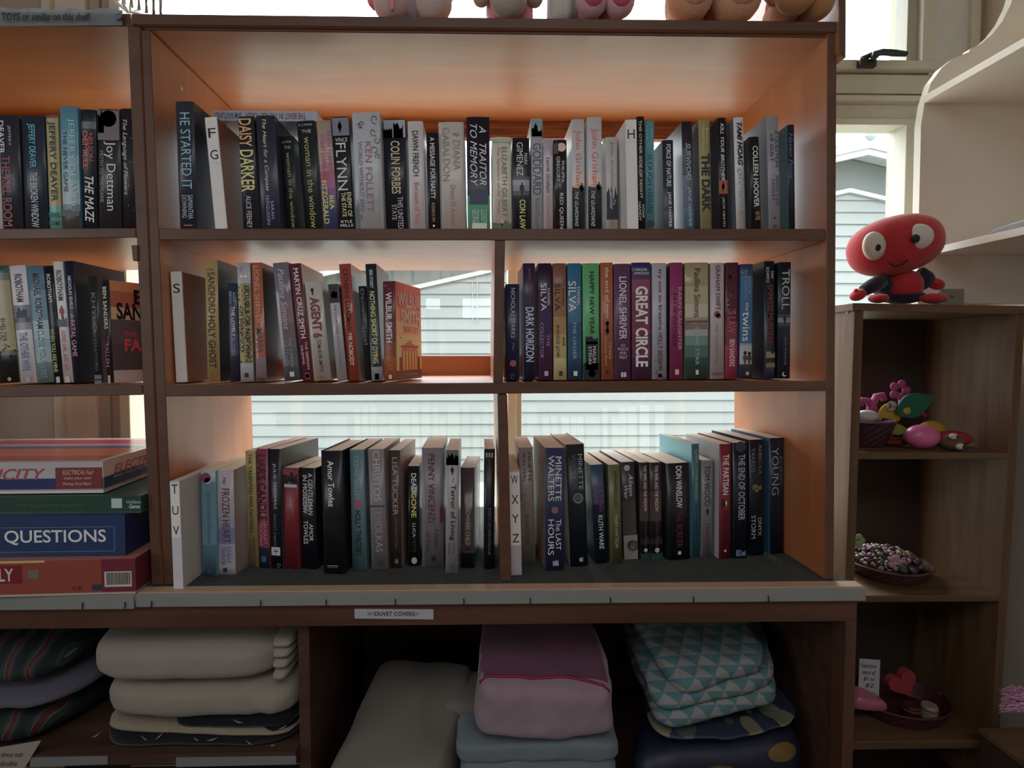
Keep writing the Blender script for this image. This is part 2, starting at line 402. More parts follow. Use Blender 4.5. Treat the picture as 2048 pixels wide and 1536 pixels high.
# ------------------------------------------------------------------ main bookcase
bc = empty('bookcase', P(985, 1165, YF), 'reddish laminate open-backed bookcase standing on the carpeted counter, filled with novels', 'bookcase')
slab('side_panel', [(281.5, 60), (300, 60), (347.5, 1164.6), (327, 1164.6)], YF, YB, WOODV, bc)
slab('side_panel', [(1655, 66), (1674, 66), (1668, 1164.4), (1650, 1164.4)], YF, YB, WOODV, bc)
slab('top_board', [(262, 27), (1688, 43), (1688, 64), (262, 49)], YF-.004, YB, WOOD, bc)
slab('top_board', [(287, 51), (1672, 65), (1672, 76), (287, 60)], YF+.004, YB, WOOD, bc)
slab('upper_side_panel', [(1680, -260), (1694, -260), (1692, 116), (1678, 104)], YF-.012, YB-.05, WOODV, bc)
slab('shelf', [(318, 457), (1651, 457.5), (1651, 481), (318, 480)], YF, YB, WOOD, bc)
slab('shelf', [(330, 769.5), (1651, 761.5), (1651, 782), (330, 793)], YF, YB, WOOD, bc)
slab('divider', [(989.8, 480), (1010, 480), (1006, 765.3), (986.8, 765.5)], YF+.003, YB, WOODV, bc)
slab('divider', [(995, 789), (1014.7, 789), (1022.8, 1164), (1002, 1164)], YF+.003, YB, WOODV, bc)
# back rails
def xin(y):  # inner edges of the case at pixel row y on the front plane
    return P(300+(y-65)*.0431, y, YF).x, P(1654, y, YF).x
za, zb_ = P(980, 238, YB).z, P(980, 275, YB).z
boxo('back_rail', P(474, 230, YB).x, P(1474, 230, YB).x, YB-.006, YB+.03, P(980, 240.5, YB).z, P(980, 231, YB).z, WOOD, bc)
boxo('back_rail', P(474, 230, YB).x, P(1474, 230, YB).x, YB+.002, YB+.025, zb_, za, TIMBER, bc)
zs = P(990, 766, YF).z
boxo('back_rail', P(487, 750, YB).x, P(1474, 750, YB).x, YB-.018, YB, zs, P(930, 712, YB-.018).z, WOOD, bc)
# screw head in the left side
bm = bmesh.new(); v = P(335, 177, 1.13)
xs = P(306, 177, YF).x+.002
ellip(bm, (xs+.0008, v.x and 1.155, P(335, 177, 1.155).z), (.001, .0045, .0045), seg=14)
finish(bm, 'screw_head', mat('#c9c3b4', .3, metal=.8), bc)
# left neighbour
lb = empty('bookcase', P(100, 1180, YF), 'reddish laminate bookcase at the left edge, holding crime novels above a pile of game boxes', 'bookcase')
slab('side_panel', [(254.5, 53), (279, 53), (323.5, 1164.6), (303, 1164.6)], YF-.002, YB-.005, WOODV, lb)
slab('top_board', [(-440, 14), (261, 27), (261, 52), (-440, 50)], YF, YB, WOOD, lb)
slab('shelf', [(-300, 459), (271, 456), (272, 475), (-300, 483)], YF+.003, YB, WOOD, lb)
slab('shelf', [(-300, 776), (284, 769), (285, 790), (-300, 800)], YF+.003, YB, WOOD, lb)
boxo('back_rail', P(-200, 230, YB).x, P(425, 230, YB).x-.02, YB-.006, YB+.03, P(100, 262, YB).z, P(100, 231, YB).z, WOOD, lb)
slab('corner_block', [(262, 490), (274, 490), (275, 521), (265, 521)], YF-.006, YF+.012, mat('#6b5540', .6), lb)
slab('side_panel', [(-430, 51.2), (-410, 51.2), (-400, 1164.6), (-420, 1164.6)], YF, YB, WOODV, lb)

# ------------------------------------------------------------------ counter
ZC = P(985, 1165, YF).z          # carpet surface
CARP = mat('#4c504e', .95, spec=.1, noise_amt=.5, scale=260, bump=.9)
ct = empty('counter', (0, 1.03, .5), 'long counter with carpeted top, metal nosing and red-brown rail above open cubbies', 'counter')
xe = P(1721, 1182, 1.035).x
bm = bmesh.new(); box(bm, -2.3, P(1699, 1172, 1.05).x, 1.052, YW-.03, ZC-.012, ZC)
finish(bm, 'carpet_top', CARP, ct)
boxo('counter_board', -2.3, xe-.004, 1.04, YW-.03, ZC-.04, ZC-.0125, mat('#5b5752', .7), ct)
# nosing: pale wooden strip on top and a grey aluminium face, with bent nails
NW = mat('#b79a80', .5, noise_amt=.15, scale=40); NA = mat('#8c8f8c', .4, noise_amt=.1, scale=30)
yn0, yn1 = 1.026, 1.0515
boxo('wood_strip', P(275, 1185, yn0).x, xe, yn0, yn1, ZC-.012, ZC+.0015, NW, ct, bev=.001)
boxo('wood_strip', -2.3, P(273, 1185, yn0).x, yn0-.003, yn1, ZC-.014, ZC+.0015, NW, ct, bev=.001)
boxo('metal_face', P(272, 1185, yn0).x, xe+.002, yn0-.003, yn0+.001, ZC-.026, ZC-.0008, NA, ct, bev=.0008)
boxo('metal_face', -2.3, P(271, 1185, yn0).x, yn0-.006, yn0-.002, ZC-.028, ZC-.0008, NA, ct, bev=.0008)
for px in (165, 250, 303, 521, 652, 790, 927, 1060, 1220, 1386, 1536):
    yy = yn0-.004 if px > 272 else yn0-.0068
    bm = bmesh.new(); a = P(px, 1204, yy)
    tube(bm, [(a.x, yy, ZC-.014), (a.x+.001, yy-.0015, ZC-.02), (a.x-.0005, yy-.0015, ZC-.026)], .0011, 6); finish(bm, 'nail', mat('#2b2a29', .5, metal=.5), ct)
zr1 = ZC-.0305; zr0 = P(900, 1250, 1.035).z
RL, RRt = P(1690, 1300, 1.035).x, P(1712, 1300, 1.035).x
boxo('front_rail', -2.3, RRt, 1.035, 1.06, zr0, zr1, DARKW, ct, bev=.001)
boxo('post', RL, RRt, 1.035, 1.075, .05, zr0, wood('dark_post', '#4c3024', '#5e4032', (24, 24, 2), .5), ct, bev=.001)
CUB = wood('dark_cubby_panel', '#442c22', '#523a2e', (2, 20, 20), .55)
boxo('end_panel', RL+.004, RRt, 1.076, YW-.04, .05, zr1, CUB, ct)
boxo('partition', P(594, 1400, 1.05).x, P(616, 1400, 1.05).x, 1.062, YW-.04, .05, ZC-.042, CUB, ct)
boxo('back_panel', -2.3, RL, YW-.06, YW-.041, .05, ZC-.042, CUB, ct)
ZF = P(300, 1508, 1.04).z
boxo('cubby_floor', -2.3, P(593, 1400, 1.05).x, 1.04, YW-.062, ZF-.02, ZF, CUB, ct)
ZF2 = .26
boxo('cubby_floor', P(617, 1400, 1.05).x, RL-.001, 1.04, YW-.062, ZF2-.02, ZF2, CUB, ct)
for x0, x1 in ((60, 215), (352, 592)):
    slab('shelf_label', [(x0, 1516), (x1, 1513), (x1, 1529), (x0, 1534)], 1.0375, 1.0395, mat('#7e7c80', .5), ct, bev=0, label='grey paper strip')
# fluffy carpet offcut edge on the counter's right end
bm = bmesh.new(); random.seed(9); a = P(1716, 1300, 1.05)
cushion(bm, [(RRt+.001, 1.05), (RRt+.010, 1.05), (RRt+.010, 1.5), (RRt+.001, 1.5)], .3, zr1, p=6, n=(4, 20, 40), amp=.004, fr=45)
finish(bm, 'carpet_edge', mat('#4a4c4a', .95, noise_amt=.4, scale=200), ct)
# label
lab = empty('shelf_label', P(789, 1229, 1.034), 'white paper strip reading DUVET COVERS taped to the brown counter rail', 'label')
slab('paper', [(709, 1218), (867, 1219), (867, 1239), (709, 1237)], 1.0335, 1.0348, mat('#b4b6be', .5), lab, bev=0)
BLK = mat('#15161a', .6)
def wtext(parent, s, pxl, pyb, pxr, pyt, Y, m, style='', name='lettering'):
    a = P(pxl, pyb, Y); b = P(pxr, pyb, Y); c = P(pxl, pyt, Y)
    L = parent_inv(parent); R3 = L.to_3x3()
    text(parent, s, L @ a, R3 @ (b-a), R3 @ (c-a), m, style, name)
wtext(lab, 'DUVET COVERS', 750, 1232, 829, 1223.5, 1.0332, BLK, 'b')
wtext(lab, '>< <', 735, 1232, 749, 1224, 1.0332, BLK); wtext(lab, '>< ^', 829, 1232, 838, 1224, 1.0332, BLK)
# sign on the left bookcase's top board
sg = empty('shelf_sign', P(120, 35, YF-.01), 'white laminated strip pinned to the left bookcase top, reading TOYS or similar on this shelf', 'sign')
bm = bmesh.new(); n_ = 30
tp = [P(-60+305*i/n_, 17+2.2*math.sin(i*.9)-(3 if 4 < i < 10 else 0)*.5+i*.05, YF-.006-.003*abs(math.sin(i*.5))) for i in range(n_+1)]
bt = [P(-60+305*i/n_, 53-.08*i, YF-.004) for i in range(n_+1)]
vt = [bm.verts.new(q) for q in tp]; vb = [bm.verts.new(q) for q in bt]
for i in range(n_): bm.faces.new((vb[i], vb[i+1], vt[i+1], vt[i]))
bmesh.ops.solidify(bm, geom=bm.faces[:], thickness=.0006)
finish(bm, 'paper_strip', mat('#b9c3c8', .25, noise_amt=.05), sg, smooth=True)
wtext(sg, 'TOYS or similar on this shelf', 3, 41, 179, 25, YF-.0095, BLK, 'b')
bm = bmesh.new(); c = P(237, 33, YF-.009); ellip(bm, c, (.0062, .0025, .0062)); finish(bm, 'drawing_pin', mat('#6b7478', .35), sg, smooth=True)

# ------------------------------------------------------------------ books
PAGES = mat('#f0dfc6', .75, noise_amt=.12, scale=120); PAGEW = mat('#f0ebe2', .75, noise_amt=.1, scale=120)
G = 2.1
def dull(h, s_=.28):
    h = h.lstrip('#'); c = [int(h[i:i+2], 16) for i in (0, 2, 4)]; m = c[0]*.3+c[1]*.55+c[2]*.15
    return '#%02x%02x%02x' % tuple(int(min(255, max(0, x+(m-x)*s_))) for x in c)
def cm(h, rough=.33): return mat(dull(h), rough, g=G, spec=.5)
def tm(h): return mat(dull(h, .15), .45, g=2.1)
def strip_art(bm, items, w, h, H, yo, mats):
    """pictures printed on a spine: shapes in (c across, t down) fractions of the visible spine"""
    def pt(c, t): return (-w/2+c*w, yo, h-t*H)
    def poly(pts, mi):
        v = [bm.verts.new(pt(c, t)) for c, t in pts]; f = bm.faces.new(v); f.material_index = mi
    for it in items:
        k = it[0]; col = it[-1]
        if col not in mats: mats.append(col)
        mi = mats.index(col)
        if k == 'r': _, c0, c1, t0, t1, _c = it; poly([(c0, t1), (c1, t1), (c1, t0), (c0, t0)], mi)
        elif k == 'd':
            _, c, t, r, _c = it; rr = r*w/H
            poly([(c+r*math.cos(a*math.pi/9), t+rr*math.sin(a*math.pi/9)) for a in range(18)][::-1], mi)
        elif k == 'f':      # standing figure, t = feet, s = height
            _, c, t, s, _c = it; u = s*H/w
            poly([(c-.05*u, t), (c-.09*u, t-s*.5), (c-.16*u, t-s*.45), (c-.13*u, t-s*.8), (c-.04*u, t-s*.84), (c-.06*u, t-s*.95), (c, t-s), (c+.06*u, t-s*.95), (c+.04*u, t-s*.84), (c+.13*u, t-s*.8), (c+.16*u, t-s*.45), (c+.09*u, t-s*.5), (c+.05*u, t), (c, t-s*.35)], mi)
        elif k == 'z':      # jagged band
            _, c0, c1, t0, t1, sd, _c = it; rnd = random.Random(sd); n = 9
            top = [(c0+(c1-c0)*i/n, t0+(t1-t0)*.5*rnd.random()) for i in range(n+1)]
            poly([(c0, t1), (c1, t1)]+top[::-1], mi)
        elif k == 's':      # scatter of flecks
            _, c0, c1, t0, t1, n, sd, _c = it; rnd = random.Random(sd)
            for _ in range(n):
                c = rnd.uniform(c0, c1); t = rnd.uniform(t0, t1); r = rnd.uniform(.02, .07); rt = r*w/H
                poly([(c-r, t), (c, t+rt*rnd.uniform(.5, 2)), (c+r, t+rt*.3), (c+r*.2, t-rt*rnd.uniform(.5, 2))], mi)
        elif k == 'c':      # curl line
            _, c, t, r, sd, _c = it; rnd = random.Random(sd); a0 = rnd.uniform(0, 6); prev = None
            for i in range(14):
                a = a0+i*.45; rad = r*(1-i/18); p = (c+rad*math.cos(a), t+rad*math.sin(a)*w/H)
                if prev:
                    dx, dt = p[0]-prev[0], (p[1]-prev[1])*H/w; l = math.hypot(dx, dt) or 1; nx, nt_ = -dt/l*.012, dx/l*.012*w/H
                    poly([(prev[0]-nx, prev[1]-nt_), (p[0]-nx, p[1]-nt_), (p[0]+nx, p[1]+nt_), (prev[0]+nx, prev[1]+nt_)], mi)
                prev = p
def book(px, hexc, label, texts=(), zsh=None, Y=None, side=None, d=None, rz=0, bands=(), pics=(), hard=False, rough=.33, group=None, name='paperback_book', cat='book', w_=None, extra=None, pgs=None):
    xlt, xrt, yt, xlb, xrb, yb = px
    if Y is None: Y = PZ((xlb+xrb)/2, yb, zsh).y
    if callable(zsh): zsh = zsh(P((xlb+xrb)/2, yb, Y).x)
    c = math.cos(R(rz))
    TL, TR, BL, BR = P(xlt, yt, Y), P(xrt, yt, Y), P(xlb, yb, Y), P(xrb, yb, Y)
    mt, mb = (TL+TR)/2, (BL+BR)/2
    th = math.atan2(mt.x-mb.x, mt.z-mb.z); th *= .97
    w = w_ or (((TR.x-TL.x)+(BR.x-BL.x))/2*math.cos(th))/max(.3, c)*.975
    Hvis = (mt.z-mb.z)/math.cos(th)
    # foot of the spine on the shelf
    k = (mb.z-zsh)/(mt.z-mb.z); foot = mb-(mt-mb)*k
    h = (mt.z-zsh)/math.cos(th)-abs(math.sin(th))*w/2
    Hv = Hvis
    if d is None: d = (.152 if h > .212 else .128 if h > .186 else .112)
    root = empty(name, (foot.x, foot.y, zsh+abs(math.sin(th))*w/2), label, cat, group)
    root.rotation_euler = (0, th, R(rz))
    b = .0035 if hard else min(.0022, w*.12)       # spine bulge
    tk = .0016 if hard else .0007
    segs = 6; bl = list(bands); bl = bl if bl and bl[-1][0] >= 1 else bl+[(1.0, hexc)]
    mats = []; 
    def mi(hc):
        if hc not in mats: mats.append(hc)
        return mats.index(hc)
    bm = bmesh.new(); m0 = mi(hexc)
    prof = []
    for i in range(segs+1):
        a = i/segs; x = -w/2+w*a; prof.append((x, -b*math.sin(math.pi*a)**.6 if 0 < a < 1 else 0))
    zs_ = [h]; cols = []
    for te, hc in bl:
        z = h-te*Hv; z = max(0, z)
        if te >= 1: z = 0
        zs_.append(z); cols.append(hc)
    for i in range(len(zs_)-1):
        r0 = [bm.verts.new((x, y, zs_[i+1])) for x, y in prof]; r1 = [bm.verts.new((x, y, zs_[i])) for x, y in prof]
        for j in range(segs):
            f = bm.faces.new((r0[j], r0[j+1], r1[j+1], r1[j])); f.material_index = mi(cols[i]); f.smooth = True
    ms = mi(side) if side else m0
    # boards with thickness
    fx = d+(.003 if hard else 0)
    def panel(x0, x1, m):
        v = [(x0, 0, 0), (x1, 0, 0), (x1, 0, h), (x0, 0, h), (x0, fx, 0), (x1, fx, 0), (x1, fx, h), (x0, fx, h)]
        hexa(bm, v, m)
    panel(-w/2, -w/2+tk, ms); panel(w/2-tk, w/2, ms)
    # inner spine strip closing the back of the spine
    v = [bm.verts.new(q) for q in ((-w/2, .0006, 0), (w/2, .0006, 0), (w/2, .0006, h), (-w/2, .0006, h))]; bm.faces.new(v).material_index = m0
    for rg in (0, h):
        v = [bm.verts.new((x, y, rg)) for x, y in prof]; bm.faces.new(v).material_index = m0
    bmesh.ops.remove_doubles(bm, verts=bm.verts, dist=1e-6)
    finish(bm, 'cover', [cm(x, rough) for x in mats], root, world=False)
    bm = bmesh.new(); ins = .003 if hard else .0004
    box(bm, -w/2+tk, w/2-tk, .001, d-.001, ins, h-ins)
    finish(bm, 'pages', pgs or (PAGES if hash(label) % 1 == 0 else PAGEW), root, world=False)
    yo = -b*1.0-.0006
    if pics:
        bm = bmesh.new(); pm = []
        strip_art(bm, pics, w, h, Hv, yo, pm)
        me = bpy.data.meshes.new('spine_picture'); bm.to_mesh(me); bm.free()
        for x in pm: me.materials.append(tm(x))
        link('spine_picture', me, root)
    for tx in texts:
        s, c0, c1, t0, t1, col = tx[:6]; st = tx[6] if len(tx) > 6 else ''
        y = yo-.0003; m_ = tm(col)
        if 'h' in st:
            text(root, s, (-w/2+c0*w, y, h-t1*Hv), ((c1-c0)*w, 0, 0), (0, 0, (t1-t0)*Hv), m_, st)
        elif 'u' in st:
            text(root, s, (-w/2+c1*w, y, h-t1*Hv), (0, 0, (t1-t0)*Hv), (-(c1-c0)*w, 0, 0), m_, st)
        else:
            text(root, s, (-w/2+c0*w, y, h-t0*Hv), (0, 0, -(t1-t0)*Hv), ((c1-c0)*w, 0, 0), m_, st)
    if extra: extra(root, w, h, d, Hv)
    return root
def divider_card(px, label, letters, zsh, Y=None, d=.15, sidec='#7d4b30', paint='#b9bbc4'):
    """wooden index block with a painted edge and capital letters"""
    xlt, xrt, yt, xlb, xrb, yb = px
    if Y is None: Y = PZ((xlb+xrb)/2, yb, zsh).y
    if callable(zsh): zsh = zsh(P((xlb+xrb)/2, yb, Y).x)
    TL, TR, BL, BR = P(xlt, yt, Y), P(xrt, yt, Y), P(xlb, yb, Y), P(xrb, yb, Y)
    mt, mb = (TL+TR)/2, (BL+BR)/2
    th = math.atan2(mt.x-mb.x, mt.z-mb.z); w = ((TR.x-TL.x)+(BR.x-BL.x))/2*math.cos(th); Hv = (mt.z-mb.z)/math.cos(th)
    k = (mb.z-zsh)/(mt.z-mb.z); foot = mb-(mt-mb)*k; h = (mt.z-zsh)/math.cos(th)-abs(math.sin(th))*w/2
    root = empty('index_divider', (foot.x, foot.y, zsh+abs(math.sin(th))*w/2), label, 'divider', 'lettered index dividers between the novels'); root.rotation_euler = (0, th, 0)
    bm = bmesh.new(); box(bm, -w/2, w/2, .001, d, 0, h); bmesh.ops.recalc_face_normals(bm, faces=bm.faces); bevel(bm, .0012, 2)
    finish(bm, 'board', mat(sidec, .6, g=1.6, noise_amt=.06, scale=30), root, world=False)
    bm = bmesh.new(); rnd = random.Random(int(xlt)); n = 14
    L = [bm.verts.new((-w/2-.0004, 0, h*i/n)) for i in range(n+1)]; Rr = [bm.verts.new((w/2+.0003, 0, h*i/n)) for i in range(n+1)]
    R2 = [bm.verts.new((w/2+.0003, .002+.0012*rnd.random(), h*i/n)) for i in range(n+1)]
    for i in range(n): bm.faces.new((L[i], Rr[i], Rr[i+1], L[i+1])); bm.faces.new((Rr[i], R2[i], R2[i+1], Rr[i+1]))
    finish(bm, 'painted_edge', mat(paint, .6, g=2.1, noise_amt=.08, scale=60), root, world=False)
    bm = bmesh.new(); t1 = max(t for _, _, t in letters)+.03
    v = [bm.verts.new(q) for q in ((-w/2, -.0006, h-t1*Hv), (w/2, -.0006, h-t1*Hv), (w/2, -.0006, h-.004), (-w/2, -.0006, h-.004))]; bm.faces.new(v)
    finish(bm, 'paper_strip', mat('#b4b6c8', .6, g=2.2), root, world=False)
    for s, t0, t1 in letters:
        text(root, s, (-w*.33, -.001, h-t1*Hv), (w*.66, 0, 0), (0, 0, (t1-t0)*Hv), BLK, '')
    return root

def shelf_line(x0, y0, x1, y1):     # height of a slightly tilting shelf top at world x
    a, b = P(x0, y0, YF), P(x1, y1, YF)
    return lambda X: a.z+(b.z-a.z)*(X-a.x)/(b.x-a.x)+.003
ZA = shelf_line(318, 457, 1651, 457.5); ZB = shelf_line(330, 769.5, 1651, 761.5)
ZLA = shelf_line(-300, 459, 271, 456); ZLB = shelf_line(-300, 776, 284, 769)
def sc(ox, oy, s):
    return lambda a, b, t, c, d, bt: (ox+a/s, ox+b/s, oy+t/s, ox+c/s, ox+d/s, oy+bt/s)
GA = 'novels on the main bookcase upper shelf'; GB = 'novels in the left half of the middle shelf'; GC_ = 'novels in the right half of the middle shelf'
GD = 'novels on the counter left of the lower divider'; GE = 'novels on the counter right of the lower divider'
GLA = 'crime novels on the left bookcase upper shelf'; GLB = 'crime novels on the left bookcase middle shelf'
WH = '#d8d8dc'
# ---- upper shelf
q = sc(340, 180, 5.121); A = dict(zsh=ZA, group=GA)
def ab(px, hexc, label, texts=(), **kw):
    o = dict(A); o.update(kw); o.setdefault('Y', 1.125); return book(px, hexc, label, texts, **o)
ab(q(58, 240, 120, 100, 290, 1415), '#232937', 'tall charcoal novel with pale blue spine capitals, at the left end of the upper shelf', [('HE STARTED IT', .25, .8, .09, .69, '#6f98aa'), ('SAMANTHA', .52, .82, .74, .93, '#8f95a8'), ('DOWNING', .2, .46, .74, .92, '#8f95a8')], Y=1.07, side='#171b26', pics=[('r', .25, .75, .975, .985, '#7a4a48')])
divider_card(q(358, 475, 278, 465, 585, 1415), 'brown wooden divider with white painted edge lettered F and G', [('F', .1, .185), ('G', .295, .38)], ZA, 1.08)
ab(q(695, 860, 275, 750, 910, 1415), '#1d222e', 'black novel with cream and red spine capitals, right of the F G divider', [('DAISY', .05, .85, .02, .27, '#c98a55', 'b'), ('DARKER', .05, .9, .3, .675, '#c9a868', 'b'), ('ALICE FEENEY', .3, .62, .71, 1.0, '#9ea2b2')], Y=1.10)
ab(q(860, 1085, 265, 925, 1160, 1415), '#23263a', 'thick navy novel with cream script title, under the right half of the lying book', [('The Heart for a Compass', .28, .55, .03, .67, '#b9ae90', 'i'), ('SARAH', .55, .72, .76, .92, '#8287a5'), ('FERGUSON', .3, .48, .71, .97, '#8287a5')], Y=1.10, bands=[(.6, '#23263a'), (1, '#262a42')])
ab(q(1125, 1265, 475, 1185, 1358, 1415), '#1c262b', 'shorter of two dark green-black novels with identical yellow lower-case titles', [('A J FINN', .1, .85, .055, .085, '#8f9a98', 'h'), ('THE', .25, .75, .11, .14, '#9aa4a2', 'h'), ('woman in the window', .35, .68, .18, 1.0, '#9a9a50')], Y=1.13)
ab(q(1290, 1480, 318, 1385, 1570, 1415), '#1c262b', 'taller of two dark green-black novels with identical yellow lower-case titles', [('A J FINN', .1, .85, .03, .055, '#8f9a98', 'h'), ('THE', .25, .78, .085, .115, '#9aa4a2', 'h'), ('woman in the window', .35, .7, .15, 1.0, '#9a9a50')], Y=1.145)
ab(q(1490, 1650, 315, 1585, 1725, 1415), '#8b7868', 'novel with spine fading from tan through pink to blue, magenta and yellow lettering', [('THEN THINGS', .62, .92, .09, .47, '#96507f'), ('WENT DARK', .15, .5, .12, .45, '#96507f'), ('FITZGERALD', .05, .42, .56, .96, '#c0b050', 'b'), ('BEA', .52, .85, .7, .83, '#c0b050', 'b')], bands=[(.25, '#8b7868'), (.4, '#96776a'), (.47, '#9a5f60'), (.55, '#953c58'), (.63, '#8e4070'), (.7, '#6a3a70'), (.8, '#3c3870'), (1, '#2c3568')], Y=1.13)
ab(q(1650, 1835, 278, 1725, 1900, 1415), '#14171f', 'black novel with man silhouette on top and big white spine capitals', [('VINCE', .15, .85, .19, .225, '#a9adb5', 'h'), ('FLYNN', .15, .72, .235, .66, '#d0d2d6', ''), ('ENEMY OF', .62, .88, .68, .9, '#b0ac8a', 'b'), ('THE STATE', .3, .55, .68, .9, '#b0ac8a', 'b'), ('KYLE', .2, .85, .93, .955, '#a9adb5', 'hb'), ('MILLS', .15, .9, .965, .99, '#a9adb5', 'hb')], pics=[('r', .02, .98, .01, .17, '#5c6270'), ('f', .45, .16, .12, '#1a1c26')])
# the novel lying across the others
lyY = 1.15; a = P(424, 242, lyY); b = P(635, 242, lyY); tz = P(635, 222.6, lyY).z
zl = P(530, 242, lyY).z
ly = empty('paperback_book', ((a.x+b.x)/2, lyY, zl), 'grey-blue novel lying flat, spine upside down, across the tops of the standing novels', 'book', GA)
bm = bmesh.new(); L_ = b.x-a.x; hz = tz-zl
box(bm, -L_/2, L_/2, 0, .0008, 0, hz); box(bm, -L_/2, L_/2, .0008, .13, 0, .0008); box(bm, -L_/2, L_/2, .0008, .13, hz-.0008, hz)
finish(bm, 'cover', cm('#7c8597'), ly, world=False)
bm = bmesh.new(); box(bm, -L_/2+.001, L_/2-.001, .0008, .128, .0008, hz-.0008); finish(bm, 'pages', PAGES, ly, world=False)
text(ly, 'THE BEAST IN THE RED FOREST', (L_*.39, -.0005, hz*.8), (-L_*.58, 0, 0), (0, 0, -hz*.62), tm('#5a3038'), 'b')
text(ly, 'SAM EASTLAND', (-L_*.22, -.0005, hz*.8), (-L_*.25, 0, 0), (0, 0, -hz*.62), tm('#3c4356'), 'b')
q = sc(700, 200, 5.486)
ab(q(0, 345, 140, 60, 385, 1415), '#8f969e', 'very thick pale grey novel with dark scrollwork and faded red spine letters', [('KEN FOLLETT', .42, .66, .25, .86, '#7d4f58'), ('WORLD WITHOUT END', .18, .33, .25, .85, '#5a6270')], pics=[('c', .35, .1, .13, 3, '#30353f'), ('c', .25, .12, .1, 5, '#6a3a44'), ('c', .82, .06, .16, 8, '#30353f'), ('c', .75, .17, .14, 1, '#30353f'), ('c', .85, .24, .13, 2, '#3a3f4a'), ('c', .78, .33, .16, 9, '#40454f'), ('c', .88, .38, .1, 11, '#40454f'), ('z', .0, .12, .74, 1.0, 3, '#50555e'), ('f', .2, .93, .06, '#50555e')], Y=1.10)
ab(q(355, 615, 212, 390, 650, 1415), '#181b29', 'thick navy-black novel with grey photo at top and cream condensed capitals', [('COLIN FORBES', .3, .72, .2, .68, '#b0a67e', 'b'), ('THIS UNITED', .55, .8, .71, 1.0, '#9fa3ac'), ('STATE', .28, .5, .78, .92, '#9fa3ac')], pics=[('r', .0, 1, .01, .17, '#7a8290'), ('z', .45, .9, .03, .17, 4, '#3a4250'), ('z', .0, .4, .08, .17, 7, '#4a5260')])
ab(q(630, 800, 235, 660, 830, 1415), '#a4a1a4', 'light grey novel with black capitals and dull red title, beside the navy-black one', [('DAWN FRENCH', .28, .68, .09, .51, '#23242a', 'b'), ('Because of You', .35, .65, .57, .95, '#9c4a48')], Y=1.12)
ab(q(835, 965, 360, 857, 988, 1415), '#151722', 'slim short black novel with white wavy capitals', [('A MESSAGE FOR NASTY', .3, .7, .05, .69, '#c6c7cc', 'b'), ('RODERICK FRY', .35, .62, .73, .93, '#9a7a50')], pics=[('d', .5, .97, .1, '#b0b2b8')])
ab(q(965, 1250, 245, 992, 1275, 1415), '#9c9895', 'thick warm grey novel with faint engraved author capitals', [('DIANA', .55, .82, .17, .45, '#77726f'), ('GABALDON', .14, .42, .05, .55, '#77726f'), ('Drums Of Autumn', .42, .62, .59, .97, '#8a5a58')], pics=[('c', .6, .11, .07, 2, '#4a484c'), ('c', .72, .12, .08, 6, '#4a484c')], Y=1.13)
ab(q(1275, 1530, 190, 1285, 1545, 1415), '#161a2a', 'navy novel with white italic title above a green band', [('A   TRAITOR', .55, .85, .08, .61, '#c6c8ce', 'i'), ('TO MEMORY', .15, .45, .065, .62, '#c6c8ce', 'i'), ('ELIZABETH', .6, .85, .83, .96, '#85b09a', ''), ('GEORGE', .22, .5, .83, .96, '#a0c4ae', '')], bands=[(.7, '#161a2a'), (1, '#3f8a68')], pics=[('r', .1, .9, .65, .78, '#27304a'), ('r', .2, .85, .95, 1.0, '#a9b0ac')])
ab(q(1555, 1765, 410, 1565, 1775, 1415), '#a8a397', 'short beige novel with green leaves at the spine top and a figure below', [('ELIZABETH GILBERT', .5, .78, .11, .87, '#4c5b50'), ('The Signature of All Things', .22, .42, .11, .84, '#8a5c58', 'i')], pics=[('z', .0, 1, .9, 1.0, 5, '#46513f'), ('f', .5, .99, .1, '#a88f8a'), ('z', .0, 1, .005, .06, 15, '#7f8c78')], Y=1.12)
ab(q(1780, 1965, 420, 1785, 1975, 1415), '#141826', 'short navy novel with glowing grey patch around a lone silhouette and yellow title', [('GIMENEZ', .25, .62, .05, .42, '#c4c6ce'), ('MARK', .68, .88, .17, .3, '#a0a4b0'), ('CON LAW', .4, .75, .68, 1.0, '#c5c15a', 'b')], bands=[(.42, '#141826'), (.46, '#3c4254'), (.52, '#7c7e8a'), (.58, '#6a6e7c'), (.63, '#3c4254'), (1, '#141826')], pics=[('f', .55, .66, .17, '#0d0f18')], Y=1.12)
q = sc(1040, 200, 5.486)
ab(q(115, 250, 210, 125, 250, 1415), '#80868c', 'grey novel with sea photo on top and outlined letters', [('GODDARD', .15, .85, .22, .69, '#3c4048'), ('Blood Count', .35, .7, .72, .99, '#4a6068')], pics=[('r', .02, .98, .01, .16, '#5f7678'), ('z', .05, .95, .08, .16, 4, '#2c3a40'), ('f', .4, .15, .11, '#1c242a')], side='#c8ccd0')
ab(q(255, 360, 432, 258, 362, 1415), '#a3979e', 'slim pale pink-grey novel with handwritten style dark title', [('Laurie Graham', .3, .7, .2, .6, '#2e3038', 'i'), ('The Dress Circle', .35, .65, .63, 1.0, '#86606a')], bands=[(.18, '#8e8292'), (1, '#a3979e')], pics=[('c', .5, .09, .2, 4, '#5a3a50')], Y=1.12)
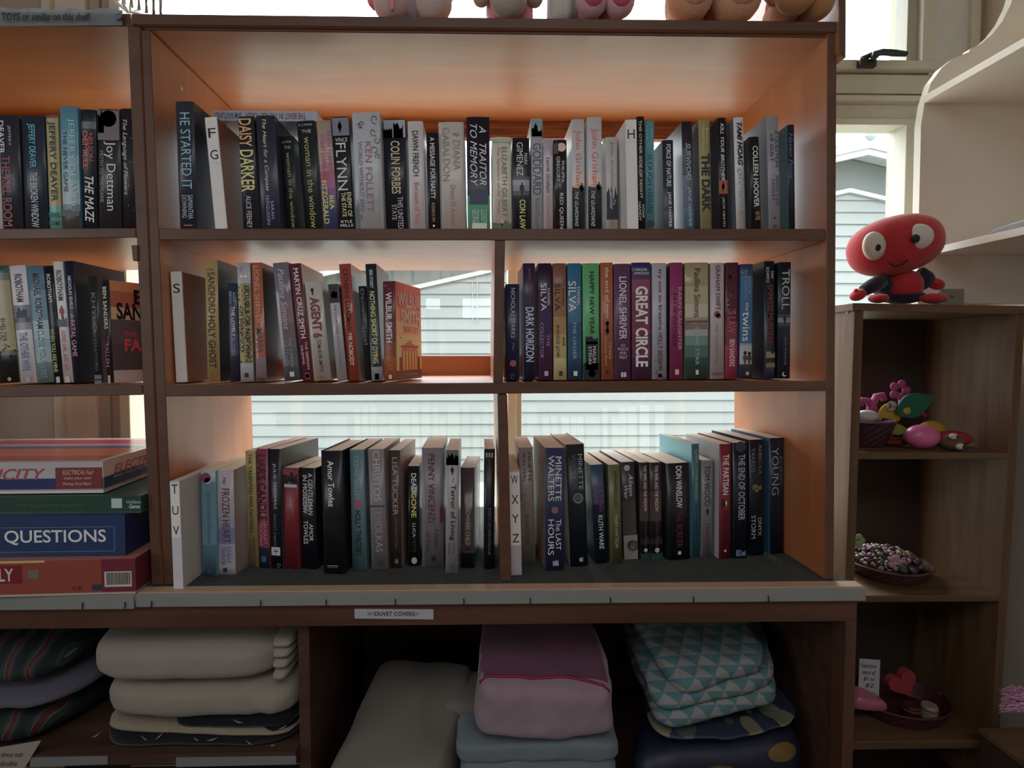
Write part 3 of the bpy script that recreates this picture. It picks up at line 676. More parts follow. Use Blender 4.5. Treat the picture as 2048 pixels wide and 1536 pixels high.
ab(q(365, 510, 440, 368, 520, 1415), '#191a20', 'short black novel with a woman\'s pale face at the spine top', [('PHILIPPA', .6, .8, .24, .48, '#b3b0a8'), ('GREGORY', .22, .48, .19, .47, '#b3b0a8'), ('RED QUEEN', .4, .72, .6, 1.0, '#c3c2bc', '')], pics=[('d', .6, .085, .33, '#a8948c'), ('z', .0, .35, .01, .16, 3, '#3a2a26'), ('c', .2, .53, .15, 3, '#b3a982'), ('c', .45, .52, .12, 5, '#b3b0a8')], Y=1.12)
for pxq, lb, yy in ((q(565, 705, 215, 572, 712, 1415), 'left of two matching grey novels with red serif spine lettering and a sunset foot', 1.125), (q(740, 895, 190, 747, 903, 1415), 'right of two matching grey novels with red serif spine lettering and a sunset foot', 1.115)):
    ab(pxq, '#98989d', lb, [('John Grisham', .15, .72, .1, .63, '#b05a52'), ('THE GUARDIANS', .2, .48, .66, .98, '#b8bac2', 'i')], Y=yy, bands=[(.5, '#98989d'), (.56, '#b09c90'), (.6, '#b89c80'), (.64, '#a09080'), (1, '#1d222e')], pics=[('z', .0, .98, .6, .66, 5, '#1d222e'), ('f', .76, .7, .12, '#12151e')], side='#c9c9cd')
ab(q(940, 1060, 410, 945, 1078, 1415), '#96958f', 'short grey novel with black torn patch on the lower spine and barcode on its side', [('John Grisham', .3, .7, .05, .55, '#6b6c64'), ('The', .6, .8, .68, .74, '#9a9ca6'), ('Whistler', .3, .6, .6, .79, '#a2a4ae'), ('Grisham', .3, .7, .9, .97, '#70716c')], pics=[('z', .0, 1, .52, .9, 9, '#171a26')], side='#a9a9b0', Y=1.12)
divider_card(q(1155, 1275, 215, 1180, 1297, 1415), 'white-sided divider with a capital H on its edge, between grey and black novels', [('H', .09, .175)], ZA, 1.075, d=.16, sidec='#c9c7c4')
ab(q(1275, 1360, 185, 1297, 1378, 1415), '#141824', 'slim starry black novel with cream old-style capitals, right of the H divider', [('THE OTHER SIDE OF NIGHT', .25, .62, .035, .73, '#b6a888', 'b'), ('ADAM', .55, .85, .78, .9, '#a4a4a4', 'b'), ('HAMDY', .05, .4, .76, .93, '#a4a4a4', 'b')], pics=[('s', .05, .95, .0, 1, 14, 4, '#6a7080')], Y=1.10)
ab(q(1365, 1470, 230, 1378, 1478, 1415), '#3c8390', 'slim teal novel with navy spine capitals', [('SLOUGH HOUSE', .22, .72, .31, .86, '#1f3550'), ('MICK', .55, .82, .08, .23, '#5fa8b6'), ('HERRON', .08, .35, .05, .26, '#5fa8b6')], pics=[('d', .5, .955, .4, '#232c34')], Y=1.11)
q = sc(1240, 200, 5.389)
ab(q(455, 570, 435, 470, 588, 1395), '#1c232e', 'short dark slate novel with faint stars and pale capitals along the whole spine', [('FORCE OF NATURE', .3, .72, .05, .52, '#a4a9b6', 'b'), ('JANE HARPER', .35, .72, .58, .98, '#a4a9b6', 'b')], side='#0f131d', bands=[(.8, '#1c232e'), (1, '#3a4450')], Y=1.11)
ab(q(660, 770, 235, 685, 800, 1395), '#1b1d2a', 'dark novel with grey-blue lower spine and italic white capitals', [('SURVIVORS', .32, .8, .2, .55, '#8b93a4', 'bi'), ('JANE HARPER', .35, .75, .6, .97, '#8fa0b0', 'i')], side='#2c2d36', bands=[(.3, '#1b1d2a'), (.5, '#2a2e3e'), (.65, '#4a5468'), (.8, '#40506a'), (1, '#3a6078')])
ab(q(840, 965, 215, 865, 992, 1395), '#7c7648', 'mustard novel with large black condensed capitals', [('THE DARK', .15, .88, .31, .84, '#1d1c1e', 'B'), ('Emma', .62, .8, .08, .22, '#aaa27a'), ('Haughton', .22, .5, .05, .27, '#aaa27a')], side='#191b24')
ab(q(1045, 1135, 195, 1068, 1165, 1395), '#16151c', 'black novel with white slanted capitals and small fire photo mid-spine', [('KILL YOUR BROTHER', .3, .7, .05, .56, '#b7b7bd', 'bi'), ('JACK HEATH', .3, .65, .71, .98, '#a2a2aa', 'i')], side='#1e1718', pics=[('r', .0, 1, .56, .68, '#8c4630'), ('s', .1, .9, .57, .67, 8, 4, '#c88a48'), ('f', .5, .67, .09, '#1c1212')], Y=1.11)
ab(q(1210, 1330, 190, 1245, 1368, 1395), '#a7a6a5', 'pale grey novel with bold black italic capitals and bare branches', [('TAMI HOAG', .28, .8, .045, .43, '#15161a', 'Bi'), ('The 9th Girl', .35, .65, .62, .92, '#7b858a', 'b')], side='#4c5060', pics=[('c', .3, .47, .2, 3, '#2c3848'), ('c', .5, .48, .3, 8, '#2c3848'), ('s', .3, .95, .5, .62, 18, 7, '#4c6f8a')], Y=1.10)
ab(q(1380, 1500, 400, 1403, 1530, 1395), '#12141a', 'short black novel with bold white capitals near the right end', [('COLLEEN HOOVER', .28, .8, .1, .76, '#d0d0d2', 'b'), ('TOO', .4, .8, .81, .85, '#b08a58', 'h'), ('LATE', .4, .85, .86, .9, '#b08a58', 'h')], Y=1.08)
ab(q(1575, 1700, 175, 1600, 1730, 1395), '#70727e', 'mid-grey novel with thin black two-line title near the right end', [('A QUESTION', .58, .9, .13, .45, '#22242c'), ('OF GUILT', .2, .5, .16, .4, '#22242c'), ('JØRN LIER', .58, .85, .52, .8, '#22242c'), ('HORST', .3, .55, .56, .75, '#22242c')], side='#55575f', pics=[('d', .5, .975, .16, '#33353d'), ('d', .5, .9, .09, '#22242c')], Y=1.09)
ab(q(1800, 1875, 268, 1815, 1887, 1395), '#141d30', 'slim navy novel with faint blue script, last on the right of the upper shelf', [('Haven Point', .1, .7, .08, .52, '#4c6080', 'i')], side='#2f5f62', Y=1.10)
# ---- left bookcase, upper shelf
q = sc(0, 180, 4); A = dict(zsh=ZLA, group=GLA)
ab(q(-75, -12, 215, -30, 22, 1125), '#b9bcc0', 'white-spined novel cut by the left picture edge on the upper shelf', Y=1.115)
ab(q(-10, 150, 205, 25, 190, 1110), '#232735', 'black novel with white surname and dark red title at far left, upper shelf', [('DEAVER', .0, .28, .05, .34, '#c0c1c8', 'b'), ('JEFFERY', .45, .62, .09, .27, '#8b909c'), ('THE KILL ROOM', .1, .55, .36, .98, '#7c3438', 'b')], Y=1.115)
ab(q(170, 355, 210, 205, 390, 1110), '#1d2b3a', 'dark blue novel with bright cyan and white condensed capitals', [('JEFFERY DEAVER', .25, .62, .07, .46, '#3f94a8', 'b'), ('THE BROKEN WINDOW', .32, .65, .5, .99, '#8e979e', 'b')], Y=1.115)
ab(q(365, 463, 200, 402, 496, 1110), '#8b8150', 'yellow-green novel with black capitals and turquoise foot', [('JEFFERY DEAVER', .15, .8, .06, .76, '#1f201e', 'b'), ('NEVER', .0, .98, .86, .905, '#16303a', 'hb'), ('GAME', .0, .98, .93, .975, '#16303a', 'hb')], bands=[(.03, '#6a4440'), (.8, '#8b8150'), (1, '#3f9488')], Y=1.115)
ab(q(465, 635, 135, 500, 655, 1110), '#3b7690', 'tall blue novel fading to grey road, pale author capitals', [('JEFFERY DEAVER', .45, .85, .1, .83, '#7fa6b4', ''), ('THE NEVER GAME', .15, .38, .2, .7, '#182c3a')], bands=[(.2, '#3b7690'), (.4, '#4c8296'), (.6, '#648e9c'), (.8, '#7a969c'), (.86, '#56686a'), (1, '#3a3a38')], pics=[('z', .0, 1, .84, .9, 4, '#3a4244')], Y=1.115)
ab(q(635, 782, 160, 657, 785, 1110), '#16222a', 'black-green novel with red author capitals and bold white italic title', [('NELSON', .55, .85, .2, .43, '#9c3f40', 'b'), ('DEMILLE', .15, .5, .18, .5, '#b04844', 'b'), ('THE MAZE', .25, .85, .56, .95, '#d4d6d8', 'bi')], bands=[(.1, '#16222a'), (.16, '#4c5c58'), (1, '#16222a')], Y=1.12)
ab(q(785, 963, 157, 785, 983, 1110), '#25262f', 'dark novel with woman\'s face on top and large white serif lettering', [('Joy Dettman', .28, .8, .27, .85, '#c8c8ce'), ('MOTH TO THE FLAME', .1, .26, .35, .78, '#787882')], pics=[('r', .02, .98, .01, .26, '#5c5258'), ('d', .5, .08, .36, '#b09c98'), ('z', .0, .3, .0, .2, 3, '#2a2024')], Y=1.12)
ab(q(965, 1075, 152, 985, 1100, 1110), '#1c1e28', 'black novel with white lower-case script, right end of left bookcase upper shelf', [('The Language of Flowers', .1, .5, .09, .72, '#a6a4a0', 'i')], pics=[('s', .45, 1, .2, .9, 10, 3, '#8c4438')], Y=1.12)
# ---- left bookcase, middle shelf
q = sc(0, 490, 4.956); A = dict(zsh=ZLB, group=GLB, Y=1.10)
ab(q(-130, 78, 210, 0, 205, 1400), '#7d7752', 'novel with olive-yellow upper spine and black foot, middle shelf far left', [('SHELTER IN', .42, .62, .43, .69, '#2a2c28'), ('PLACE', .2, .38, .5, .61, '#2a2c28')], bands=[(.06, '#23444c'), (.12, '#4c5a4a'), (.7, '#7d7752'), (.74, '#4a4a38'), (1, '#14161c')], pics=[('s', .0, 1, .66, .76, 12, 3, '#14161c'), ('d', .55, .94, .1, '#6a7668')])
ab(q(80, 260, 205, 220, 365, 1400), '#a4a4ac', 'white novel with black condensed capitals over a grey winter photo', [('ROBOTHAM', .3, .75, .07, .3, '#22252f', 'b'), ('THE OTHER WIFE', .25, .72, .55, .87, '#4a5c78', 'b')], bands=[(.325, '#a4a4ac'), (.43, '#5c6478'), (.47, '#474a58'), (.53, '#70747e'), (1, '#a4a4ac')], pics=[('z', .2, .8, .34, .43, 2, '#1c2232'), ('r', .38, .66, .92, .965, '#7a7a88')])
ab(q(262, 430, 207, 385, 540, 1400), '#3c6078', 'steel blue novel with black capitals and washed-out lower title', [('MICHAEL ROBOTHAM', .32, .72, .06, .52, '#1b2436', 'b'), ('CLOSE YOUR EYES', .3, .68, .53, .93, '#4d7484', 'b')], bands=[(.2, '#3c6078'), (.45, '#55758a'), (.6, '#7c97a4'), (.8, '#71898e'), (1, '#50696a')])
ab(q(430, 520, 207, 548, 630, 1400), '#13161f', 'slim black novel with lime green lower capitals, in front of the man on white', [('ROBOTHAM', .3, .75, .07, .3, '#a4a6ae', 'b'), ('WHEN YOU ARE MINE', .15, .62, .52, .88, '#8c9a50', 'b')], bands=[(.38, '#13161f'), (.5, '#1f2a30'), (1, '#12161a')], pics=[('r', .3, .75, .92, .97, '#8a8c94')])
ab(q(520, 620, 165, 635, 735, 1400), '#aaa9ae', 'slim white novel with red lower capitals and a small man mid-spine', [('ROBOTHAM', .3, .85, .07, .31, '#2c2f3a', 'b'), ('GOOD GIRL, BAD GIRL', .25, .7, .55, .88, '#8c4c50', 'b')], pics=[('z', .0, 1, .44, .52, 3, '#3a4450'), ('f', .55, .47, .12, '#6a2f34'), ('r', .3, .75, .92, .97, '#9a8a92')])
ab(q(620, 740, 160, 742, 818, 1400), '#101c2c', 'dark navy novel with white and pink title, its cover turned outward', [('NICHOLAS SEARLE', .35, .7, .12, .38, '#a2a8b4', 'b'), ('A FATAL GAME', .25, .75, .42, .76, '#a86484', 'b')], side='#121a26')
ab(q(868, 970, 313, 945, 1025, 1395), '#1d1f24', 'charcoal novel with faint grey letters, left of the white-lettered black one', [('KHYLO', .3, .75, .15, .5, '#55575a'), ('STRATFORD', .3, .6, .57, .86, '#45474a')], pics=[('r', .1, .9, .9, .94, '#4a4c50'), ('r', .1, .9, .95, .98, '#4a4c50')], Y=1.09)
def fall_cover(root, w, h, d, Hv):
    # front cover artwork on the right side face
    x = w/2+.0006
    def o_(u, v): return Vector((x, d*u, h*v))
    bm = bmesh.new(); cols = ['#c0703a', '#a85038', '#c88c5c', '#54404a', '#453a3e', '#a08c84']; vs = [1, .9, .74, .62, .38, .12, 0]; us = []
    for i in range(6):
        v = [bm.verts.new(q_) for q_ in (o_(0, vs[i+1]), o_(1, vs[i+1]), o_(1, vs[i]), o_(0, vs[i]))]; bm.faces.new(v).material_index = i
    me = bpy.data.meshes.new('cover_picture'); bm.to_mesh(me); bm.free()
    for c_ in cols: me.materials.append(cm(c_, .3))
    link('cover_picture', me, root)
    x += .0005
    text(root, 'BEN', o_(.35, .78), (0, d*.6, 0), (0, 0, h*.15), tm('#17131a'), 'B', 'title_lettering')
    text(root, 'SANDERS', o_(.08, .62), (0, d*.88, 0), (0, 0, h*.17), tm('#17131a'), 'B', 'title_lettering')
    text(root, 'THE', o_(.18, .45), (0, d*.2, 0), (0, 0, h*.055), tm('#b8383c'), 'b', 'title_lettering')
    text(root, 'FALLEN', o_(.18, .31), (0, d*.75, 0), (0, 0, h*.12), tm('#c83c40'), 'B', 'title_lettering')
ab(q(985, 1085, 350, 1048, 1150, 1395), '#15171c', 'black novel with cream capitals whose orange illustrated cover faces out at the right', [('BEN SANDERS', .2, .75, .06, .46, '#b9b39e', 'b'), ('THE', .55, .8, .52, .6, '#8e4a68', 'b'), ('FALLEN', .2, .75, .6, .82, '#8e4a68', 'b')], pics=[('r', .35, .7, .9, .975, '#8f8d84')], side='#7a4638', rz=-25, extra=fall_cover, Y=1.075)
# ---- middle shelf, left half
q = sc(320, 500, 5.12); A = dict(zsh=ZB, group=GB, Y=1.095)
divider_card(q(108, 218, 220, 172, 276, 1372), 'brown wooden divider with a white painted edge lettered S', [('S', .108, .19)], ZB, 1.09, d=.13)
ab(q(455, 590, 100, 490, 620, 1370), '#8a7340', 'ochre gold novel with tall black capitals down the spine', [('SANDFORD', .25, .78, .1, .43, '#2a2418'), ('HOLY GHOST', .2, .75, .45, .87, '#1c1a16', 'b'), ('JOHN', .2, .75, .07, .09, '#3a3020', 'h')], side='#18222f', pics=[('c', .45, .93, .16, 3, '#4a3820')])
ab(q(695, 785, 340, 722, 818, 1370), '#1c2a42', 'short blue novel with white bold and thin capitals, beside the ochre one', [('THE LOVELY', .38, .75, .23, .53, '#b9bfd0', 'b'), ('BONES', .38, .75, .54, .72, '#6a7290'), ('ALICE', .6, .85, .09, .18, '#8a92a8'), ('SEBOLD', .2, .45, .08, .2, '#8a92a8')], bands=[(.3, '#1c2a42'), (.5, '#26304c'), (.7, '#343650'), (1, '#1c2436')])
ab(q(785, 925, 130, 828, 962, 1370), '#85858f', 'grey novel with glittering gold speckled spine panel', [('DOUBLE OR NOTHING', .52, .88, .19, .82, '#1a1a1c', 'b'), ('KIM SHERWOOD', .1, .38, .36, .73, '#1a1a1c')], bands=[(.17, '#85858f'), (.83, '#7c6c38'), (1, '#85858f')], pics=[('s', .05, .95, .18, .82, 70, 5, '#d8cc98'), ('s', .05, .95, .18, .82, 60, 6, '#3a3420'), ('c', .4, .05, .2, 3, '#2c2c34'), ('d', .35, .115, .13, '#c8b890'), ('d', .65, .115, .13, '#c8b890'), ('r', .35, .65, .91, .945, '#1c1c22')])
ab(q(935, 1045, 130, 988, 1098, 1370), '#8f4630', 'burnt orange novel with grey library tape at the foot', [('LIONEL SHRIVER', .25, .7, .03, .5, '#c07c60'), ('MANIA', .2, .8, .54, .74, '#5a4a44', 'b'), ('SHRI', .15, .85, .95, .975, '#1c1a1e', 'hb')], bands=[(.78, '#8f4630'), (1, '#6c6068')], side='#3a1418', rough=.2)
ab(q(1145, 1315, 130, 1282, 1435, 1370), '#5c5664', 'leaning mauve-grey novel with shiny pale script', [('Paullina Simons', .3, .7, .05, .55, '#99959f', 'i'), ('THE SUMMER', .5, .75, .62, .86, '#7c7a80'), ('CATCHER', .2, .42, .64, .85, '#7c7a80')], bands=[(.3, '#5c5664'), (.5, '#6a565c'), (.7, '#5a4c50'), (.85, '#44464c'), (1, '#3c424c')], pics=[('r', .4, .7, .9, .94, '#9c9ca0')], rough=.15)
q = sc(560, 500, 5.121)
ab(q(90, 210, 140, 237, 353, 1368), '#5c1f30', 'burgundy novel with white capitals, leaning left of the cream one', [('MARTIN CRUZ SMITH', .3, .75, .04, .62, '#c4b4b8', 'b'), ('THE SIBERIAN', .58, .8, .65, .88, '#b09aa0'), ('DILEMMA', .2, .4, .68, .84, '#b09aa0')], pics=[('r', .3, .7, .91, .96, '#8a4a58'), ('r', .34, .66, .917, .953, '#5c1f30')], side='#8d8378')
ab(q(240, 430, 325, 358, 525, 1368), '#918c84', 'short cream-grey novel with huge dark red lettering', [('AGENT 6', .22, .78, .15, .55, '#6a2830', 'B'), ('TOM ROB SMITH', .4, .62, .56, .88, '#3c3c3c', 'b')], pics=[('d', .42, .08, .1, '#26221e'), ('z', .38, .46, .06, .13, 2, '#26221e'), ('c', .5, .94, .15, 3, '#4a4844')], rough=.2)
ab(q(480, 605, 350, 592, 693, 1368), '#85858b', 'short glossy silver novel with dark flower photo on top', [('THE LUCKY ONE', .4, .6, .2, .5, '#46464c'), ('NICHOLAS SPARKS', .4, .6, .52, .85, '#5c5c64')], pics=[('r', .0, 1, .0, .185, '#2c2630'), ('z', .2, .8, .06, .14, 6, '#8c8894'), ('d', .5, .09, .2, '#9a98a4'), ('s', .2, .8, .04, .16, 8, 3, '#c8c8d0')], side='#36343a', rough=.15, Y=1.09)
ab(q(590, 730, 143, 700, 820, 1366), '#8a3328', 'glossy red novel with black condensed capitals', [('CATHERINE STEADMAN', .28, .7, .04, .55, '#3a1a18', 'b'), ('MR NOBODY', .3, .68, .58, .85, '#c0a090', 'b')], side='#8c8a88', rough=.15)
ab(q(790, 885, 370, 880, 942, 1366), '#191b20', 'short black novel with dim grey lettering, right of the glossy red one', [('Danielle Steel', .3, .75, .03, .6, '#5c5e64')], Y=1.10)
ab(q(865, 990, 143, 942, 1055, 1366), '#16222c', 'dark novel with pale yellow condensed title and grey square at the foot', [('ERIK STOREY', .35, .65, .05, .2, '#a2a6ac', 'b'), ('NOTHING SHORT OF DYING', .25, .72, .23, .83, '#b0b06c', 'b')], bands=[(.86, '#16222c'), (1, '#6c747e')], side='#50545c', pics=[('r', .3, .72, .915, .97, '#2c3038'), ('r', .34, .68, .92, .965, '#6c747e')])
def gate_cover(root, w, h, d, Hv):
    x = w/2+.0006
    def o_(u, v, e=0): return Vector((x+e, d*u, h*v))
    cols = ['#cc3c44', '#d84c44', '#e4704c', '#ee9458', '#f0a460', '#e8a464', '#4a3434']; vs = [1, .88, .74, .6, .46, .34, .1, 0]
    bm = bmesh.new(); names = []
    def poly(pts, c_, e=0):
        if c_ not in names: names.append(c_)
        v = [bm.verts.new(o_(u, v_, e)) for u, v_ in pts]; bm.faces.new(v).material_index = names.index(c_)
    for i in range(7): poly([(0, vs[i+1]), (1, vs[i+1]), (1, vs[i]), (0, vs[i])], cols[i])
    # columned gate with a team of horses on top
    A_, B_, D_ = '#b04434', '#6a2c2c', '#e0a050'
    poly([(.16, .335), (.86, .335), (.86, .36), (.16, .36)], B_, .0003); poly([(.2, .3), (.82, .3), (.82, .335), (.2, .335)], A_, .0003); poly([(.3, .36), (.7, .36), (.68, .38), (.32, .38)], A_, .0003)
    for i in range(6):
        u = .19+i*.118; poly([(u, .1), (u+.05, .1), (u+.045, .3), (u+.005, .3)], A_, .0003); poly([(u+.038, .1), (u+.05, .1), (u+.045, .3), (u+.035, .3)], B_, .0005)
    poly([(.1, .1), (.19, .1), (.19, .24), (.1, .24)], B_, .0003); poly([(.84, .1), (.93, .1), (.93, .24), (.84, .24)], B_, .0003)
    poly([(.42, .1), (.52, .1), (.52, .27), (.42, .27)], D_, .0002); poly([(.3, .1), (.36, .1), (.36, .26), (.3, .26)], D_, .0002); poly([(.6, .1), (.66, .1), (.66, .26), (.6, .26)], D_, .0002)
    for i in range(4): u = .4+i*.05; poly([(u, .38), (u+.03, .38), (u+.045, .42), (u+.02, .405)], B_, .0003)
    for u, v_ in ((.12, .44), (.88, .52), (.84, .58)): poly([(u, v_), (u+.05, v_-.008), (u+.1, v_+.004), (u+.05, v_+.004)], B_, .0003)
    me = bpy.data.meshes.new('cover_picture'); bm.to_mesh(me); bm.free()
    for c_ in names: me.materials.append(cm(c_, .3))
    link('cover_picture', me, root)
    def T(s, u0, u1, v0, v1, c_, st=''): text(root, s, o_(u0, v0, .0009), (0, d*(u1-u0), 0), (0, 0, h*(v1-v0)), tm(c_), st, 'title_lettering')
    T('WILBUR', .06, .95, .75, .9, '#f4ecdc', 'B'); T('SMITH', .17, .93, .58, .73, '#f4ecdc', 'B'); T('WAR CRY', .25, .85, .49, .56, '#9a3430')
    T('THE No.1 INTERNATIONAL BESTSELLER', .08, .85, .935, .955, '#c88070'); T('WITH DAVID CHURCHILL', .28, .8, .045, .07, '#b08050')
ab(q(1045, 1185, 320, 1070, 1197, 1360), '#54202a', 'novel facing partly outward, orange-red cover with columned gate, end of the middle row', [('WILBUR SMITH', .25, .75, .11, .6, '#b9b0b4', 'b'), ('WAR CRY', .4, .78, .63, .88, '#a04a30')], bands=[(.4, '#54202a'), (.6, '#5c2a26'), (.75, '#74341f'), (1, '#8c4420')], pics=[('s', .2, .8, .02, .09, 5, 9, '#a06a50'), ('r', .4, .65, .92, .96, '#b08c78')], side='#a04038', rz=-15, extra=gate_cover, d=.135)
# ---- middle shelf, right half
q = sc(980, 500, 5.121); A = dict(zsh=ZB, group=GC_, Y=1.09)
ab(q(158, 303, 350, 162, 305, 1348), '#182444', 'short navy novel with pale wide-spaced capitals and red dot, right of the divider', [('NICHOLAS SPARKS', .38, .68, .04, .55, '#9a9c9c'), ('The', .45, .62, .6, .68, '#5a6a8c', 'i')], pics=[('d', .52, .81, .24, '#8c3c48'), ('c', .5, .94, .2, 4, '#6a7a9c')])
ab(q(335, 460, 137, 342, 468, 1348), '#201c38', 'tall indigo novel with magenta author name and large white condensed title', [('JAMES SWALLOW', .35, .65, .04, .33, '#70284c'), ('DARK HORIZON', .2, .88, .37, .83, '#9a9cb8', 'b')], side='#c0c4cc', bands=[(.3, '#261e38'), (.7, '#1c2044'), (1, '#141838')])
ab(q(485, 632, 137, 503, 640, 1348), '#2b1638', 'purple novel with white serif capitals, first of three matching author spines', [('SILVA', .18, .6, .17, .4, '#aeb0b8'), ('DANIEL', .68, .86, .21, .36, '#a4a4ae'), ('THE', .6, .8, .6, .7, '#7c7088'), ('COLLECTOR', .1, .36, .5, .8, '#7c7088')], bands=[(.25, '#231430'), (.6, '#2f1840'), (1, '#401c40')], pics=[('r', .4, .68, .91, .95, '#8c8494')])
ab(q(640, 780, 137, 652, 785, 1348), '#6a3c2e', 'copper-brown novel fading to straw, second of three matching author spines', [('SILVA', .1, .55, .17, .4, '#2c1820'), ('DANIEL', .68, .86, .21, .36, '#2c1820'), ('AN', .68, .88, .62, .69, '#2c2018'), ('INSIDE JOB', .15, .45, .52, .79, '#2c2018')], bands=[(.2, '#6a3c2e'), (.45, '#7c4c30'), (.6, '#8a6438'), (.8, '#8c7c48'), (1, '#98905c')], pics=[('r', .4, .68, .91, .95, '#2c2418')])
ab(q(790, 935, 137, 797, 940, 1348), '#1f5478', 'blue novel with white serif capitals, third of three matching author spines', [('SILVA', .06, .6, .15, .41, '#a9b0b4'), ('DANIEL', .68, .88, .2, .36, '#a0a8b0'), ('THE ORDER', .35, .6, .49, .81, '#6c8ca8')], bands=[(.5, '#1f5478'), (.8, '#1c4060'), (1, '#1a3454')], pics=[('r', .4, .68, .91, .95, '#9ca8b0')])
ab(q(945, 1115, 137, 952, 1125, 1348), '#3c8a50', 'bright green novel with black capitals and black forest foot', [('HAPPY NEW YEAR', .4, .68, .07, .6, '#141c18', 'b'), ('MALIN', .58, .78, .7, .84, '#b8bcb8'), ('STEHN', .32, .5, .7, .85, '#b8bcb8')], pics=[('z', .15, .9, .61, .68, 4, '#12161a'), ('r', .15, .9, .66, .9, '#12161a'), ('r', .0, 1, .84, .985, '#12161a'), ('d', .52, .93, .22, '#a8b0ac'), ('d', .52, .93, .16, '#2a3030')])
ab(q(1125, 1258, 130, 1142, 1265, 1348), '#8a4426', 'terracotta novel with white lower-case title and black moustache', [('the end of men', .35, .7, .04, .46, '#b8a090'), ('Christina', .62, .85, .67, .81, '#a88068'), ('Sweeney-Baird', .25, .45, .62, .86, '#a88068')], pics=[('d', .5, .51, .15, '#14141a'), ('d', .5, .57, .15, '#14141a'), ('r', .42, .6, .49, .6, '#14141a'), ('d', .45, .92, .14, '#1c1818')])
ab(q(1265, 1438, 142, 1272, 1440, 1348), '#4c2c4c', 'plum novel with wide grey capitals and a four-line stacked title', [('LIONEL SHRIVER', .3, .75, .11, .64, '#a89ca8', 'b'), ('SO', .4, .65, .68, .7, '#a498a8', 'h'), ('MUCH', .22, .82, .71, .735, '#a498a8', 'h'), ('FOR', .33, .73, .745, .77, '#a498a8', 'h'), ('THAT', .27, .78, .78, .805, '#a498a8', 'h')], pics=[('r', .4, .53, .92, .96, '#a498a8'), ('r', .56, .72, .92, .96, '#a498a8')])
ab(q(1447, 1643, 130, 1453, 1645, 1340), '#5c2038', 'thick novel with blue-to-crimson spine and very large white capitals', [('GREAT', .18, .85, .2, .52, '#c8b0b8', 'B'), ('CIRCLE', .18, .85, .55, .88, '#c8b0b8', 'B'), ('MAGGIE', .22, .8, .05, .07, '#b0a8c0', 'h'), ('SHIPSTEAD', .12, .9, .08, .1, '#b0a8c0', 'h')], bands=[(.08, '#1f2450'), (.14, '#3a2450'), (.25, '#702c48'), (.6, '#6c2038'), (.8, '#5c1c38'), (1, '#3a1c40')])
q = sc(1280, 500, 5.121)
ab(q(118, 270, 135, 127, 272, 1340), '#83808c', 'light grey novel with black lower-case letters and black specks at the foot', [('try not to breathe', .35, .68, .05, .57, '#1c1c24'), ('HOLLY SEDDON', .38, .68, .59, .91, '#1c1c24')], pics=[('s', .0, 1, .82, 1, 16, 4, '#3a3840'), ('d', .5, .955, .16, '#121218'), ('d', .56, .955, .11, '#83808c')])
ab(q(303, 437, 130, 303, 437, 1335), '#7a1f50', 'magenta novel with two lines of thin capitals', [('KARIN SLAUGHTER', .62, .88, .21, .74, '#b07898'), ('FALSE WITNESS', .22, .48, .26, .71, '#3a1028')], side='#12141c', pics=[('r', .38, .68, .905, .95, '#b088a0')])
ab(q(455, 700, 130, 460, 700, 1335), '#7c704c', 'thick novel fading from straw to sea green with a jetty mid-spine', [('Paullina Simons', .38, .64, .05, .46, '#22241c'), ('LONE STAR', .42, .58, .55, .87, '#7c9088')], bands=[(.2, '#7c704c'), (.35, '#8a8060'), (.46, '#948c74'), (.56, '#7c7060'), (.62, '#78807a'), (.7, '#4c6c68'), (.8, '#2f5650'), (1, '#1c3c3c')], pics=[('r', .0, 1, .49, .505, '#4c3c34'), ('z', .0, 1, .5, .56, 3, '#64564c'), ('r', .44, .56, .91, .95, '#a0a49c')], rough=.2)
ab(q(718, 860, 132, 720, 862, 1335), '#8c7f84', 'pinkish grey novel with dark serif capitals and a small red rosette', [('GRAHAM SWIFT', .35, .68, .02, .4, '#28242c'), ('WISH YOU WERE HERE', .35, .52, .51, .86, '#6c6068'), ('PICADOR', .05, .85, .935, .955, '#2c2830', 'h')], pics=[('d', .45, .435, .22, '#702c40'), ('d', .55, .45, .18, '#5c2438')])
ab(q(877, 1008, 130, 867, 998, 1335), '#4c1826', 'dark red novel whose large title fades into the spine', [('AMERICAN', .1, .75, .05, .38, '#3c1420', 'b'), ("'S LAW", .1, .8, .4, .6, '#8a4450', 'b'), ('BEN SANDERS', .3, .72, .65, .88, '#b09098', 'b')], bands=[(.5, '#4c1826'), (.7, '#6c2030'), (1, '#88283a')])
ab(q(1030, 1155, 145, 1014, 1145, 1335), '#1f3f68', 'blue novel with white lower-case title above two people on white', [('the', .4, .65, .33, .4, '#a8b4c0'), ('twins', .15, .75, .41, .66, '#b8c4cc'), ('SASKIA', .6, .8, .1, .26, '#5c7ca0'), ('SARGINSON', .3, .5, .05, .3, '#5c7ca0')], bands=[(.1, '#1f3050'), (.68, '#24507c'), (.7, '#5c7894'), (.86, '#84888c'), (1, '#24282c')], pics=[('d', .4, .76, .14, '#2c1c1c'), ('d', .75, .765, .14, '#3a2820'), ('f', .75, .88, .12, '#2c2828'), ('f', .4, .88, .12, '#44302c'), ('d', .6, .94, .15, '#7a8080')], Y=1.085)
